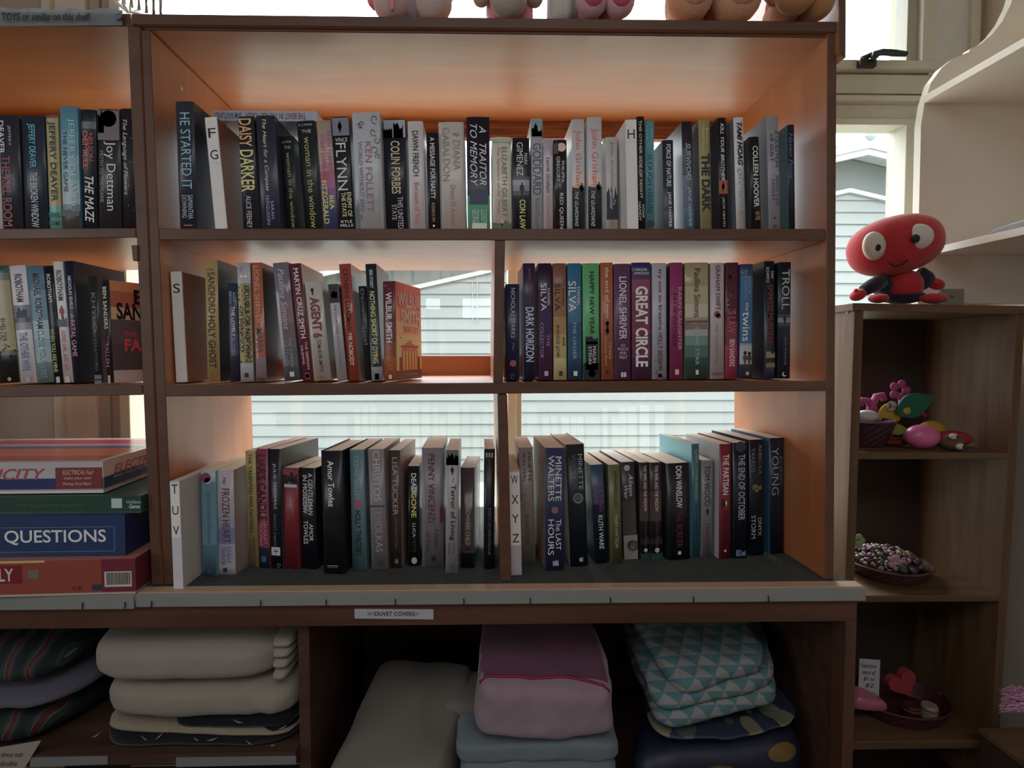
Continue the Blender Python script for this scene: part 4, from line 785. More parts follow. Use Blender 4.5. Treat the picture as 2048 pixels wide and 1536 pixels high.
ab(q(1270, 1375, 115, 1268, 1382, 1335), '#101420', 'black novel with red condensed title and gold smudge near the foot', [('EMPRESS MURDERS', .25, .78, .2, .69, '#5a2428', 'b'), ('TOBY', .6, .82, .08, .15, '#8a8c80', 'b'), ('SCHMITZ', .15, .42, .05, .18, '#8a8c80', 'b')], pics=[('z', .1, .95, .75, .81, 4, '#6a6040'), ('z', .1, .95, .84, .89, 8, '#5a5440')], side='#0c1420', bands=[(.9, '#101420'), (1, '#1c2440')])
ab(q(1415, 1545, 125, 1403, 1537, 1332), '#0f1522', 'near-black novel with thin white capitals and lone figure in a pale glow, at right end', [('TROLL', .25, .85, .06, .4, '#7c8880'), ('D.H. THORNE', .45, .65, .64, .87, '#4c5460')], bands=[(.44, '#0f1522'), (.47, '#2c3448'), (.51, '#5c6478'), (.54, '#2c3448'), (1, '#101828')], pics=[('f', .5, .53, .08, '#0a0c14'), ('d', .5, .95, .18, '#8c949c'), ('d', .57, .945, .13, '#101828')])
# ---- counter level, left half
q = sc(320, 860, 4.656); ZK = ZC+.0006; A = dict(zsh=ZK, group=GD, Y=None)
divider_card(q(92, 178, 476, 130, 215, 1478), 'white foam-board divider lettered T, U and V, at the left end of the counter', [('T', .03, .115), ('U', .23, .31), ('V', .415, .495)], ZK, 1.04, d=.19, sidec='#a8a4a0', paint='#9a98a0')
ab(q(375, 525, 382, 400, 535, 1360), '#5f8290', 'pale blue novel with a red-haired woman at the spine top', [('The Girl from Nowhere', .4, .68, .19, .68, '#3c5a68', 'i')], pics=[('d', .35, .06, .34, '#6c2434'), ('d', .5, .09, .22, '#a08878'), ('r', .35, .6, .92, .97, '#2c4450')], bands=[(.1, '#6c8890'), (.7, '#4c7488'), (1, '#3c6478')])
ab(q(525, 690, 375, 545, 712, 1348), '#857f8a', 'white-grey novel with wine-red thin serif title over blue watercolour', [('FROZEN HEART', .3, .75, .17, .69, '#4c3040'), ('Her', .35, .6, .06, .14, '#5c4050', 'i'), ('LULU', .55, .78, .73, .87, '#4c4c70'), ('TAYLOR', .2, .42, .73, .9, '#4c4c70')], bands=[(.45, '#857f8a'), (.55, '#747a92'), (.7, '#5c6488'), (.9, '#7c7c92'), (1, '#8a8a94')], side='#7c6c6c', pics=[('d', .4, .95, .14, '#1c2c34')])
ab(q(788, 892, 195, 817, 920, 1272), '#857444', 'slim khaki gold novel with black spaced capitals', [('THE TALENTED MISS FARWELL', .35, .68, .02, .71, '#2c2818'), ('EMILY GRAY', .6, .8, .74, .88, '#3c3820'), ('TEDROWE', .25, .42, .75, .88, '#3c3820')], rz=-11)
ab(q(892, 1005, 172, 920, 1030, 1280), '#6f2438', 'crimson novel with black distressed capitals and blue foot', [("LIAR'S CANDLE", .1, .85, .05, .6, '#2c0c18', 'b'), ('AUGUST', .55, .85, .62, .8, '#b0687c', ''), ('THOMAS', .15, .45, .62, .81, '#b0687c', '')], bands=[(.83, '#6f2438'), (1, '#1c2038')], pics=[('r', .3, .72, .9, .95, '#3c4464')], rz=-12)
ab(q(1005, 1125, 175, 1032, 1153, 1285), '#13161d', 'black novel with white serif capitals, its grey cover angled to the right', [('JULIE THOMAS', .35, .65, .12, .5, '#8c949c'), ('Rachel\'s Legacy', .3, .6, .54, .82, '#4c5c5c', 'i')], side='#3c4042', pics=[('r', .1, .85, .82, .89, '#8c9094'), ('r', .45, .5, .83, .88, '#14181c'), ('r', .3, .7, .85, .86, '#14181c'), ('c', .75, .97, .2, 3, '#8c9094')], rz=-13)
ab(q(1135, 1295, 352, 1157, 1310, 1290), '#6a161e', 'short deep red novel with dark bird wing on top', [('DAUGHTER', .55, .75, .22, .48, '#8a3c3c'), ('of the HOUSE', .25, .45, .26, .52, '#8a3c3c')], pics=[('r', .02, .98, .01, .16, '#5c2c2c'), ('z', .0, 1, .04, .16, 3, '#0c1018'), ('z', .1, .95, .13, .19, 6, '#8c8c90')], rz=-13)
ab(q(1295, 1455, 352, 1312, 1470, 1290), '#10131a', 'black novel with two lines of white capitals, left of the thick black hardback', [('A GENTLEMAN', .55, .85, .05, .46, '#a8a8a4', ''), ('IN MOSCOW', .2, .48, .07, .45, '#a8a8a4', ''), ('AMOR', .58, .85, .55, .72, '#a8a8a4', ''), ('TOWLES', .22, .5, .52, .75, '#a8a8a4', '')], rz=-13)
q = sc(620, 860, 4.655)
ab(q(95, 305, 190, 122, 335, 1335), '#12141b', 'thick black hardback with white serif author name and plain foot', [('Amor Towles', .32, .62, .08, .45, '#b0b0b0', 'b')], hard=True, side='#14161c', pics=[('r', .2, .72, .93, .935, '#8c8c8c'), ('r', .2, .72, .945, .947, '#6c6c6c')], d=.155, rz=-7)
ab(q(358, 512, 182, 398, 528, 1303), '#43626a', 'slate teal novel with pink dot and black condensed author capitals', [('CEDAR VALLEY', .3, .62, .05, .42, '#6c8a90', ''), ('HOLLY THROSBY', .3, .68, .5, .88, '#101c24', 'b')], pics=[('d', .48, .45, .26, '#8c3c5c'), ('c', .5, .93, .15, 4, '#2c3c44')], rz=-4)
ab(q(533, 692, 178, 577, 725, 1300), '#625d60', 'grey novel with embossed grey capitals and a small black word across the middle', [('CHRISTOS', .3, .75, .01, .43, '#8a8688', 'b'), ('TSIOLKAS', .3, .75, .5, .85, '#706b6e', 'b'), ('damascus', .02, .95, .455, .475, '#121214', 'hb')], pics=[('z', .4, .75, .91, .96, 2, '#2c2c30')], rz=-4)
ab(q(720, 852, 187, 742, 868, 1280), '#332824', 'dark brown novel with pale serif capitals and pink page edges', [('LISA TUCKER', .3, .75, .06, .55, '#8c7c74'), ('Once Upon a Day', .4, .7, .57, .83, '#5c4c44')], pics=[('z', .4, .7, .91, .96, 2, '#5c504c')], rz=-5, side='#8c6c6c')
ab(q(895, 1030, 335, 905, 1030, 1262), '#121316', 'short glossy black novel with white capitals turning yellow', [('DEAD', .32, .75, .07, .26, '#c0c0c0', 'b'), ('GONE', .32, .75, .26, .51, '#a8a850', 'b'), ('LUCA', .42, .68, .57, .71, '#a0a0a0'), ('VESTE', .42, .7, .71, .86, '#3c3034')], pics=[('d', .55, .945, .25, '#8c8a84')], rough=.15)
ab(q(1035, 1245, 165, 1047, 1240, 1275), '#5f5a62', 'thick grey-mauve novel with burgundy flourished capitals and a red leaf', [('PENNY VINCENZI', .3, .6, .05, .62, '#4c1c28'), ('A Question', .55, .8, .67, .85, '#3c2c34', 'i'), ('of Trust', .2, .4, .7, .87, '#3c2c34', 'i')], pics=[('z', .85, 1.0, .45, .62, 3, '#4c1420'), ('r', .45, .52, .9, .95, '#1c1c20'), ('r', .56, .63, .9, .95, '#1c1c20'), ('r', .45, .63, .92, .93, '#1c1c20')])
ab(q(1265, 1388, 185, 1264, 1376, 1330), '#77757a', 'light grey novel with black serif title and silver forest photo on top, standing forward', [('The', .5, .65, .22, .26, '#1c1c20'), ('Terror of Living', .3, .78, .28, .73, '#15161a', 'b'), ('Urban', .55, .75, .75, .84, '#3c3c40'), ('Waite', .2, .4, .75, .84, '#3c3c40')], pics=[('r', .0, 1, .0, .12, '#4c5054'), ('z', .0, 1, .02, .12, 8, '#1c2024'), ('f', .5, .21, .08, '#15161a'), ('z', .35, .65, .92, .97, 3, '#3c3c40')])
ab(q(1400, 1535, 348, 1400, 1530, 1280), '#3a2c2c', 'short dark brown novel with white condensed capitals and glossy black cover', [('THE NOWHERE CHILD', .38, .7, .29, .77, '#8c8480', 'b')], side='#14181a', bands=[(.85, '#3c2c2e'), (1, '#101214')], pics=[('r', .42, .62, .8, .825, '#101010')], rz=-5, rough=.18)
ab(q(1622, 1724, 175, 1616, 1716, 1288), '#10161c', 'slim black hardback with dim teal lettering, against the lower divider', [('Jill Paton Walsh', .3, .6, .08, .46, '#3c4a4c'), ('DEBTS OF DISHONOUR', .4, .65, .49, .88, '#4c5c60')], pics=[('r', .15, .3, .03, .07, '#7c8484'), ('r', .4, .55, .03, .07, '#7c8484'), ('r', .65, .8, .03, .07, '#7c8484')], hard=True, side='#8c9aa0')
# ---- counter level, right half
q = sc(1000, 860, 4.656); A['group'] = GE
divider_card(q(85, 180, 372, 107, 203, 1352), 'white card-edged divider lettered W, X, Y and Z, right of the lower divider', [('W', .05, .13), ('X', .235, .32), ('Y', .42, .5), ('Z', .605, .685)], ZK, None, d=.17, sidec='#a88c6c', paint='#8a868e')
ab(q(170, 308, 162, 203, 332, 1238), '#6c6460', 'grey-brown novel with slender serif capitals and a thin black branch', [('MINETTE', .62, .82, .04, .29, '#2c2a2c'), ('WALTERS', .25, .45, .04, .29, '#2c2a2c'), ('SHADOW', .3, .6, .57, .84, '#3c383a')], pics=[('c', .3, .42, .3, 3, '#1c1a1c'), ('c', .5, .5, .35, 8, '#1c1a1c'), ('z', .35, .65, .92, .96, 3, '#3c383a')])
ab(q(418, 605, 165, 415, 600, 1305), '#20284c', 'thick royal navy novel with white serif capitals and deckled page block', [('MINETTE', .52, .82, .07, .43, '#a8acb8'), ('WALTERS', .15, .45, .06, .43, '#a8acb8'), ('The LAST', .55, .82, .58, .83, '#a8acb8'), ('HOURS', .15, .45, .58, .87, '#a8acb8')], side='#8c6c54', pics=[('d', .5, .505, .18, '#6c4c48'), ('z', .4, .7, .91, .96, 3, '#7c8094')], rz=3, d=.165)
ab(q(612, 775, 130, 645, 830, 1265), '#111a24', 'thick dark hardback with a round silver medallion mid-spine', [('MINETTE', .62, .85, .08, .37, '#788084'), ('WALTERS', .25, .5, .08, .37, '#40484c')], hard=True, pics=[('d', .55, .44, .28, '#5c6260'), ('d', .55, .44, .2, '#3c4446'), ('d', .55, .44, .1, '#6c7270'), ('z', .5, .7, .92, .96, 3, '#7c848c')], side='#9aa8b4', rz=4, d=.16)
ab(q(835, 955, 320, 872, 1015, 1240), '#12283c', 'short dark teal-blue novel with magenta title and white author capitals', [('THE LYING', .55, .85, .1, .47, '#7c2c5c', ''), ('GAME', .15, .45, .2, .4, '#7c2c5c', ''), ('RUTH WARE', .4, .75, .51, .85, '#b0b8bc', '')], rz=3, bands=[(.4, '#14344c'), (1, '#0c1828')])
ab(q(1000, 1118, 320, 1025, 1145, 1240), '#4c4a2c', 'short olive novel with dark hashtag title and pale author capitals', [('#THEWRENHUNT', .38, .65, .06, .44, '#1c1c14', ''), ('MARY WATSON', .4, .68, .51, .84, '#8c8a78', '')], rz=5)
ab(q(1118, 1253, 295, 1150, 1285, 1200), '#242224', 'short black novel with white script and a woman\'s face at the foot', [('Alison', .5, .8, .12, .35, '#a8a8a8', 'i'), ('Weir', .15, .42, .24, .38, '#a8a8a8', 'i')], pics=[('d', .4, .06, .22, '#8c8c88'), ('r', .0, 1, .75, 1.0, '#6c6866'), ('d', .65, .86, .4, '#2c1c18'), ('d', .68, .86, .25, '#947468')], bands=[(.4, '#242224'), (.7, '#38322f'), (1, '#3c3634')], rz=5, pgs=PAGEW)
for pxq, lb in ((q(1290, 1385, 300, 1305, 1395, 1205), 'left of two identical short brown-black novels with white capitals and a green foot'), (q(1385, 1500, 300, 1397, 1512, 1205), 'right of two identical short brown-black novels with white capitals and a green foot')):
    ab(pxq, '#251c1e', lb, [('THE WIFE AND THE WIDOW', .4, .7, .03, .5, '#9c9494', 'b'), ('CHRISTIAN WHITE', .45, .65, .53, .86, '#5c3438')], pics=[('z', .0, 1, .74, .84, 5, '#1c1418'), ('d', .55, .9, .2, '#8c8c88'), ('z', .0, 1, .91, 1.0, 3, '#1c3428')], bands=[(.3, '#251c1e'), (.5, '#3c2a2a'), (.6, '#36302f'), (1, '#16121a')], rz=6)
q = sc(1300, 850, 4.518)
ab(q(135, 355, 342, 150, 370, 1215), '#121419', 'thick short black novel with white capitals over red ones', [('DON WINSLOW', .4, .66, .03, .46, '#b0b0b0', 'b'), ('THE BORDER', .4, .66, .49, .87, '#501820', 'b')], pics=[('r', .45, .58, .91, .945, '#a0a0a0')], rz=6)
ab(q(372, 440, 168, 375, 452, 1190), '#1f5560', 'slim turquoise novel with gold author capitals, its blue cover angled left', [('CHARLOTTE WOOD', .38, .7, .05, .49, '#7c7c50', 'b'), ('The Weekend', .38, .7, .52, .81, '#0c2430', '')], side='#5aa4b4', rz=8, rough=.25)
ab(q(462, 570, 318, 460, 565, 1190), '#5c585c', 'short grey novel with thin black capitals and an ink figure mid-spine', [('TOM WOOD', .25, .7, .05, .47, '#1c1c20'), ('A TIME TO DIE', .38, .65, .64, .91, '#4c1c24')], pics=[('f', .5, .58, .09, '#141418'), ('c', .8, .42, .2, 3, '#2c2c30'), ('c', .5, .95, .15, 5, '#2c2c30')], rz=4)
ab(q(622, 735, 170, 615, 733, 1205), '#6c1822', 'bright red novel with white condensed capitals and tiny chess-like figure', [('THE PARTISAN', .25, .75, .09, .44, '#c0a8a8', 'b'), ('PATRICK WORRALL', .35, .7, .58, .87, '#2c0c14', 'b')], side='#8a8a8c', pics=[('f', .55, .545, .055, '#c0b0b0'), ('z', .2, .5, .47, .545, 4, '#2c0c10'), ('d', .5, .93, .1, '#b09090')], rz=6)
ab(q(740, 880, 158, 740, 882, 1200), '#0e1424', 'black-blue novel with tall white condensed capitals and a blue crest at the foot', [('THE END OF OCTOBER', .35, .8, .1, .67, '#788490', 'b')], pics=[('d', .5, .035, .35, '#1c3038'), ('z', .2, .85, .92, .98, 4, '#4c6074'), ('d', .5, .95, .14, '#5c7084')], rz=6)
ab(q(887, 1030, 130, 887, 1035, 1175), '#0e1420', 'black novel with thin silver names and small gold winged shape', [('REBECCA', .6, .8, .05, .3, '#5c6468'), ('YARROS', .1, .35, .07, .28, '#5c6468'), ('ONYX', .55, .8, .67, .83, '#84888c', ''), ('STORM', .1, .4, .65, .85, '#84888c', '')], pics=[('z', .2, .8, .38, .43, 4, '#5c5444'), ('z', .35, .6, .4, .45, 9, '#5c5444')], rz=7, pgs=PAGEW)
ab(q(1070, 1208, 115, 1075, 1214, 1160), '#0e1926', 'tall dark blue novel with large serif capitals, at the right end of the counter row', [('YOUNG', .12, .6, .08, .49, '#707a80'), ('ROBYN', .66, .85, .16, .4, '#40525c')], side='#1a4a70', rz=6)

# books stand side by side: where two covers still touch through, ease both a little thinner
from mathutils.bvhtree import BVHTree
BK = [o for o in COL.objects if o.name.startswith('paperback_book') and o.type == 'EMPTY' and o is not ly]
def world_m(o): return Matrix.Translation(o.location) @ Euler(o.rotation_euler).to_matrix().to_4x4() @ Matrix.Diagonal((*o.scale, 1))
kids_ = {}
for o in COL.objects:
    if o.parent is not None and o.name.startswith('cover') and o.parent in BK and 'picture' not in o.name: kids_[o.parent] = o.data
def tree(o):
    M = world_m(o); me = kids_[o]; return BVHTree.FromPolygons([M @ v.co for v in me.vertices], [list(p.vertices) for p in me.polygons])
for it in range(7):
    T = {o: tree(o) for o in BK}; hit = set()
    for i, a in enumerate(BK):
        for b in BK[i+1:i+3]:
            if (a.location-b.location).length < .12 and T[a].overlap(T[b]): hit.add(a); hit.add(b)
    if not hit: break
    for o in hit: o.scale.x *= .975

# ------------------------------------------------------------------ game boxes on the left
def game_box(corner, Y, z0px, z1px, rz, L, D, label, front, lidc, botc, deco, group='board game boxes in the left bookcase', lip=0, rough=.35):
    """corner = pixel x of the front right corner; rz turns the box about it; L runs left, D runs back"""
    a = P(corner, z0px, Y); b = P(corner, z1px, Y); h = b.z-a.z
    a.z = max(a.z, ZC+.001)
    root = empty('game_box', a, label, 'game box', group); root.rotation_euler = (0, 0, R(rz))
    bm = bmesh.new(); box(bm, -L, 0, 0, D, h*.12, h); bmesh.ops.recalc_face_normals(bm, faces=bm.faces); bevel(bm, .0012, 2)
    finish(bm, 'lid', mat(dull(lidc), rough, g=G), root, world=False)
    bm = bmesh.new(); box(bm, -L+.002, -.002, .002, D-.002, 0, h*.5); finish(bm, 'base', mat(dull(botc), .4, g=G), root, world=False)
    bm = bmesh.new(); mats = []
    def face(side, c0, c1, t0, t1, col, e=.0006):
        k = dull(col); 
        if k not in mats: mats.append(k)
        z0_, z1_ = h-t1*h, h-t0*h
        if side == 'f': pts = [(-L*c1, -e, z0_), (-L*c0, -e, z0_), (-L*c0, -e, z1_), (-L*c1, -e, z1_)]
        elif side == 'r': pts = [(e, D*c0, z0_), (e, D*c1, z0_), (e, D*c1, z1_), (e, D*c0, z1_)]
        else: pts = [(-L*c1, D*t0, h+e), (-L*c0, D*t0, h+e), (-L*c0, D*t1, h+e), (-L*c1, D*t1, h+e)]
        v = [bm.verts.new(q_) for q_ in pts]; bm.faces.new(v).material_index = mats.index(k)
    deco(face, root, L, D, h)
    me = bpy.data.meshes.new('printed_panel'); bm.to_mesh(me); bm.free()
    for k in mats: me.materials.append(mat(k, rough, g=G))
    link('printed_panel', me, root)
    return root
def ftext(root, s, L, D, h, side, c0, c1, t0, t1, col, st='', e=.0012):
    if side == 'f': text(root, s, (-L*c1, -e, h-t1*h), (L*(c1-c0), 0, 0), (0, 0, h*(t1-t0)), tm(col), st)
    else: text(root, s, (e, D*c0, h-t1*h), (0, D*(c1-c0), 0), (0, 0, h*(t1-t0)), tm(col), st)
def deco1(face, r, L, D, h):
    face('f', 0, 1, .0, .88, '#8c8a90'); face('f', .0, 1, .52, .86, '#24305c', .0008)
    face('f', .004, .2, .18, .86, '#6c2830', .001); face('r', 0, 1, .0, .88, '#a89484'); face('r', 0, 1, .5, .86, '#1f2850', .0008)
    face('t', 0, 1, 0, 1, '#b4adb4'); face('t', .03, .97, .03, .2, '#b03c38', .0008); face('t', .03, .97, .2, .5, '#c06048', .0008); face('t', .03, .97, .5, .62, '#4050a0', .0008); face('t', .1, .9, .72, .92, '#c02c58', .0008)
    ftext(r, 'ELECTRICITY', L, D, h, 'f', .24, .71, .2, .56, '#8a3038', 'bi'); ftext(r, 'ELECTRICAL Fun!', L, D, h, 'f', .04, .17, .26, .4, '#b09488', 'i', .0016); ftext(r, 'make your own', L, D, h, 'f', .05, .165, .46, .58, '#b09488', 'i', .0016); ftext(r, 'Working Circuit Board', L, D, h, 'f', .05, .17, .64, .76, '#b09488', 'i', .0016)
    ftext(r, 'ELECTRICITY', L, D, h, 'r', .1, .8, .2, .5, '#8a3038', 'bi'); ftext(r, 'MAKE YOUR OWN WORKING CIRCUIT', L, D, h, 'r', .1, .8, .55, .62, '#8c8c98', 'b')
def deco2(face, r, L, D, h):
    face('f', .0, 1, 0, .9, '#16382c'); face('f', .62, .8, .15, .75, '#4a6a34', .0008); face('f', .08, .125, .15, .7, '#8c9c9c', .001)
    ftext(r, 'Holdson', L, D, h, 'f', .0, .06, .25, .45, '#7c9490', 'b'); ftext(r, 'Games', L, D, h, 'f', .003, .05, .48, .72, '#a0b0b0', 'bi'); ftext(r, 'FOR CHILDREN OF ALL AGES', L, D, h, 'f', .25, .52, .45, .6, '#3c5c44', '')
def deco3(face, r, L, D, h):
    face('f', 0, 1, 0, .95, '#182c58')
    for a, b, c, d_ in ((.04, .5, .27, .285), (.04, .5, .86, .875), (.038, .041, .27, .875)): face('f', a, b, c, d_, '#4c5c84', .001)
    face('r', 0, 1, 0, .95, '#161c48'); face('r', .35, .68, .25, .62, '#7c2434', .0009)
    face('t', 0, 1, 0, 1, '#1c305c')
    ftext(r, 'FAMILY QUESTIONS', L, D, h, 'f', .07, .68, .34, .7, '#a8aca8', 'b')
    for i, s_ in enumerate(('The', 'Game for', 'Families')): ftext(r, s_, L, D, h, 'r', .38, .65, .28+i*.11, .37+i*.11, '#b09098', 'b', .0015)
def deco4(face, r, L, D, h):
    face('f', 0, 1, 0, .92, '#7c3024'); face('f', 0, .12, 0, .92, '#64182c', .0008); face('f', .32, .62, 0, .06, '#a08c48', .0008); face('f', .40, .75, .12, .62, '#6c1420', .0009)
    face('f', .013, .11, .35, .78, '#98948c', .001)
    rnd = random.Random(2); c = .018
    while c < .1:
        w_ = rnd.uniform(.001, .003); face('f', c, c+w_, .38, .72, '#1c1c20', .0014); c += w_+rnd.uniform(.0015, .003)
    face('f', .12, .155, .7, .86, '#1c3040', .001); face('f', .34, .38, .25, .5, '#5c5048', .001)
    face('r', 0, 1, 0, .92, '#5c1424'); face('r', .2, .9, .45, .8, '#1a1c30', .0008); face('r', .2, .9, .4, .46, '#a07c38', .0009)
    ftext(r, 'MONOPOLY', L, D, h, 'f', .43, .69, .2, .56, '#9c9c98', 'b'); ftext(r, 'CE', L, D, h, 'f', .19, .225, .74, .84, '#2c2024', 'b')
game_box(272, 1.02, 1189, 1118, 2.5, .5, .27, 'red board game box with barcode and cream edges at the bottom of the pile', '', '#8a5048', '#988878', deco4)
game_box(252, 1.032, 1112, 1030, 1, .5, .27, 'navy board game box lettered QUESTIONS, second from the bottom of the pile', '', '#1a2c58', '#182848', deco3, lip=1)
game_box(283, 1.045, 1026, 991, .5, .44, .26, 'dark green board game box between the navy box and the top one', '', '#1a3c2e', '#3a5c44', deco2)
game_box(208, 1.056, 986, 923, 1.5, .44, .29, 'white, red and blue electrical game box on top of the pile', '', '#9c989c', '#a8a0a4', deco1, rough=.15)

# ------------------------------------------------------------------ plush toys on top of the bookcase
def ztop(X): 
    a, b = P(262, 26.5, YF), P(1688, 42.5, YF); return a.z+(b.z-a.z)*(X-a.x)/(b.x-a.x)+.001
def plush(c, r=.95, n=.35): return mat(c, r, spec=.15, noise_amt=n*.5, scale=160, bump=.5, sheen=.5)
def toy(px, Y, label, body, belly, foot, sole, s=1.0, feet=((-.055, -.06, .035), (.055, -.06, .035)), ears='round', extra=None):
    X = P(px, 40, Y).x; z = ztop(X)
    r = empty('plush_toy', (X, Y, z), label, 'plush toy', 'plush toys on top of the bookcase')
    L = lambda x, y, zz: (x*s, y*s, zz*s)
    bm = bmesh.new(); ellip(bm, L(0, .02, .085), (.065*s, .055*s, .085*s), seg=24); finish(bm, 'body', plush(body), r, world=False, smooth=True)
    bm = bmesh.new(); ellip(bm, L(0, .0, .22), (.07*s, .06*s, .062*s), seg=24)
    for sx in (-1, 1):
        if ears == 'round': ellip(bm, L(sx*.055, .01, .275), (.025*s, .012*s, .027*s), seg=12)
        else: ellip(bm, L(sx*.035, .02, .33), (.018*s, .012*s, .065*s), seg=12)
    ellip(bm, L(0, -.05, .205), (.032*s, .028*s, .024*s), seg=14)
    finish(bm, 'head', plush(body), r, world=False, smooth=True)
    bm = bmesh.new()
    for sx in (-1, 1): ellip(bm, L(sx*.03, -.053, .235), (.006*s, .005*s, .006*s), seg=10)
    ellip(bm, L(0, -.079, .212), (.008*s, .005*s, .006*s), seg=10); finish(bm, 'eyes_and_nose', mat('#15110f', .2), r, world=False, smooth=True)
    for sx in (-1, 1):
        bm = bmesh.new(); tube(bm, [L(sx*.05, .01, .15), L(sx*.085, -.03, .11), L(sx*.08, -.06, .075)], [.024*s, .022*s, .024*s], 12); ellip(bm, L(sx*.08, -.062, .072), (.025*s, .025*s, .024*s), seg=12)
        finish(bm, 'arm', plush(body), r, world=False, smooth=True)
    for fx, fy, fr in feet:
        s1_ = s; s = 1.0; L = lambda x, y, zz: (x, y, zz)
        bm = bmesh.new(); tube(bm, [L(fx*.5, .02, fr*.9), L(fx*.9, fy*.6, fr*.95), L(fx, fy, fr)], [fr*s*.85, fr*s*.8, fr*s*.8], 14)
        f = L(fx, fy, fr*1.02); ellip(bm, f, (fr*s, fr*s*.9, fr*s*1.02), seg=18); o_ = finish(bm, 'leg', plush(foot), r, world=False, smooth=True)
        if sole:
            bm = bmesh.new(); ellip(bm, (f[0], f[1]-fr*s*.62, f[2]+fr*s*.05), (fr*s*.68, fr*s*.36, fr*s*.74), seg=16); finish(bm, 'sole', plush(sole), r, world=False, smooth=True)
        s = s1_
    if extra: extra(r, s)
    return r
def ribbon(r, s):
    bm = bmesh.new(); cushion(bm, [(-.052*s, -.112*s), (-.040*s, -.112*s), (-.040*s, -.108*s), (-.052*s, -.108*s)], 0.0, .16*s, n=(3, 2, 12)); finish(bm, 'pink_ribbon', mat('#e08498', .6), r, world=False, smooth=True)
    bm = bmesh.new(); cushion(bm, [(-.12*s, -.06*s), (-.075*s, -.07*s), (-.07*s, -.04*s), (-.11*s, -.03*s)], .045*s, .085*s, n=(8, 6, 4), amp=.003, fr=40); finish(bm, 'frill', mat('#e0788c', .6), r, world=False, smooth=True)
toy(832, 1.13, 'pale pink and cream plush toy with pink ribbon, leftmost on the bookcase top', '#c9b7c0', '#d8c8c8', '#d2b9b4', None, s=.75, feet=((-.042, -.05, .033), (.04, -.05, .035)), extra=ribbon)
def frill2(r, s):
    bm = bmesh.new()
    for x0, x1, sd in ((-.062, -.028, 1), (.03, .075, 4)): cushion(bm, [(x0*s, -.05*s), (x1*s, -.06*s), (x1*s, .0), (x0*s, .0)], 0.0, .12*s, p=4, n=(8, 6, 8), amp=.005, fr=40, seed=sd)
    finish(bm, 'pink_dress', mat('#e79aa4', .7), r, world=False, smooth=True)
toy(1014, 1.12, 'grey plush toy in a pink frilled dress, second from left on the bookcase top', '#b5aaa6', '#b5aaa6', '#bcb0a8', None, s=.64, feet=((.0, -.055, .036),), ears='long', extra=frill2)
toy(1165, 1.12, 'pale grey plush toy with two pink-soled feet, on the bookcase top', '#c3bcb6', '#c9c2bc', '#dba9b5', '#c0586e', s=.66, feet=((.006, -.06, .029), (.058, -.06, .029)), ears='long', extra=lambda r, s: (lambda bm: (cushion(bm, [(-.072, -.05), (-.026, -.06), (-.026, .03), (-.072, .03)], 0, .1, p=4, n=(8, 8, 8), amp=.003, fr=20), finish(bm, 'blanket', plush('#c9c4bd'), r, world=False, smooth=True)))(bmesh.new()))
toy(1400, 1.13, 'apricot plush bear with stitched paw, on the right part of the bookcase top', '#d9a37e', '#e0b090', '#dda684', '#d99c74', s=.98, feet=((-.045, -.06, .044), (.045, -.055, .05)))
toy(1576, 1.10, 'golden brown plush bear with a white tag, rightmost on the bookcase top', '#b98352', '#c89868', '#b98657', None, s=.58, feet=((-.02, -.06, .036), (.03, -.04, .034)), extra=lambda r, s: (lambda bm: (hexa(bm, [(-.045, -.13, .05), (-.01, -.13, .065), (-.0, -.13, .09), (-.04, -.13, .075), (-.045, -.129, .05), (-.01, -.129, .065), (-.0, -.129, .09), (-.04, -.129, .075)]), finish(bm, 'paper_tag', mat('#dadada', .5), r, world=False)))(bmesh.new()))

# crumpled clear plastic hanging over the corner at top left
bm = bmesh.new(); random.seed(2)
for k in range(7):
    a = P(232+k*9, 3, YF+.05); b = P(262, 27, YF+.02)
    c0 = Vector((a.x, a.y+.01*k, a.z)); tube(bm, [c0+Vector((0, 0, .06)), c0, Vector((b.x+.002*(k-3), b.y, b.z+.001))], [.006, .004, .001], 5)
tagp(finish(bm, 'plastic_bag', mat('#e4e2e6', .15), None, world=False, smooth=True), 'gathered clear plastic bag end at the top left bookcase corner', 'plastic bag')

# ------------------------------------------------------------------ low oak bookcase on the right
SB0, SB1 = 1.30, 1.58
sb = empty('small_bookcase', P(1870, 1536, SB0), 'narrow pale oak bookcase right of the main one, with baskets of trinkets', 'bookcase')
slab('side_panel', [(1710, 612), (1728, 612), (1694, 1600), (1677, 1600)], SB0, SB1, OAK, sb)
slab('side_panel', [(2034, 621), (2052, 621), (1992, 1600), (1976, 1600)], SB0, SB1, OAK, sb)
slab('top_board', [(1706, 606), (2064, 612), (2064, 629), (1706, 621)], SB0-.004, SB1, OAKH, sb)
def shz(y): return P(1850, y, SB0).z
slab('shelf', [(1714, 904.5), (2034, 906), (2034, 918), (1714, 919)], SB0+.002, SB1-.01, OAKH, sb)
slab('shelf', [(1704, 1192), (2016, 1190), (2016, 1203), (1704, 1205)], SB0+.002, SB1-.01, OAKH, sb)
slab('shelf', [(1694, 1484), (2000, 1482), (2000, 1497), (1694, 1500)], SB0+.002, SB1-.01, OAKH, sb)
slab('back_panel', [(1725, 615), (2040, 615), (1985, 1620), (1690, 1620)], SB1-.012, SB1-.005, mat('#3e322b', .7, noise_amt=.1, scale=6), sb)
bm = bmesh.new(); c = P(1683, 617, SB0+.02)
xx = P(1710, 612, SB0).x
ellip(bm, (xx-.001, SB0+.025, P(1700, 621, SB0).z), (.003, .006, .006)); finish(bm, 'screw_cap', mat('#c8b090', .4), sb, smooth=True)

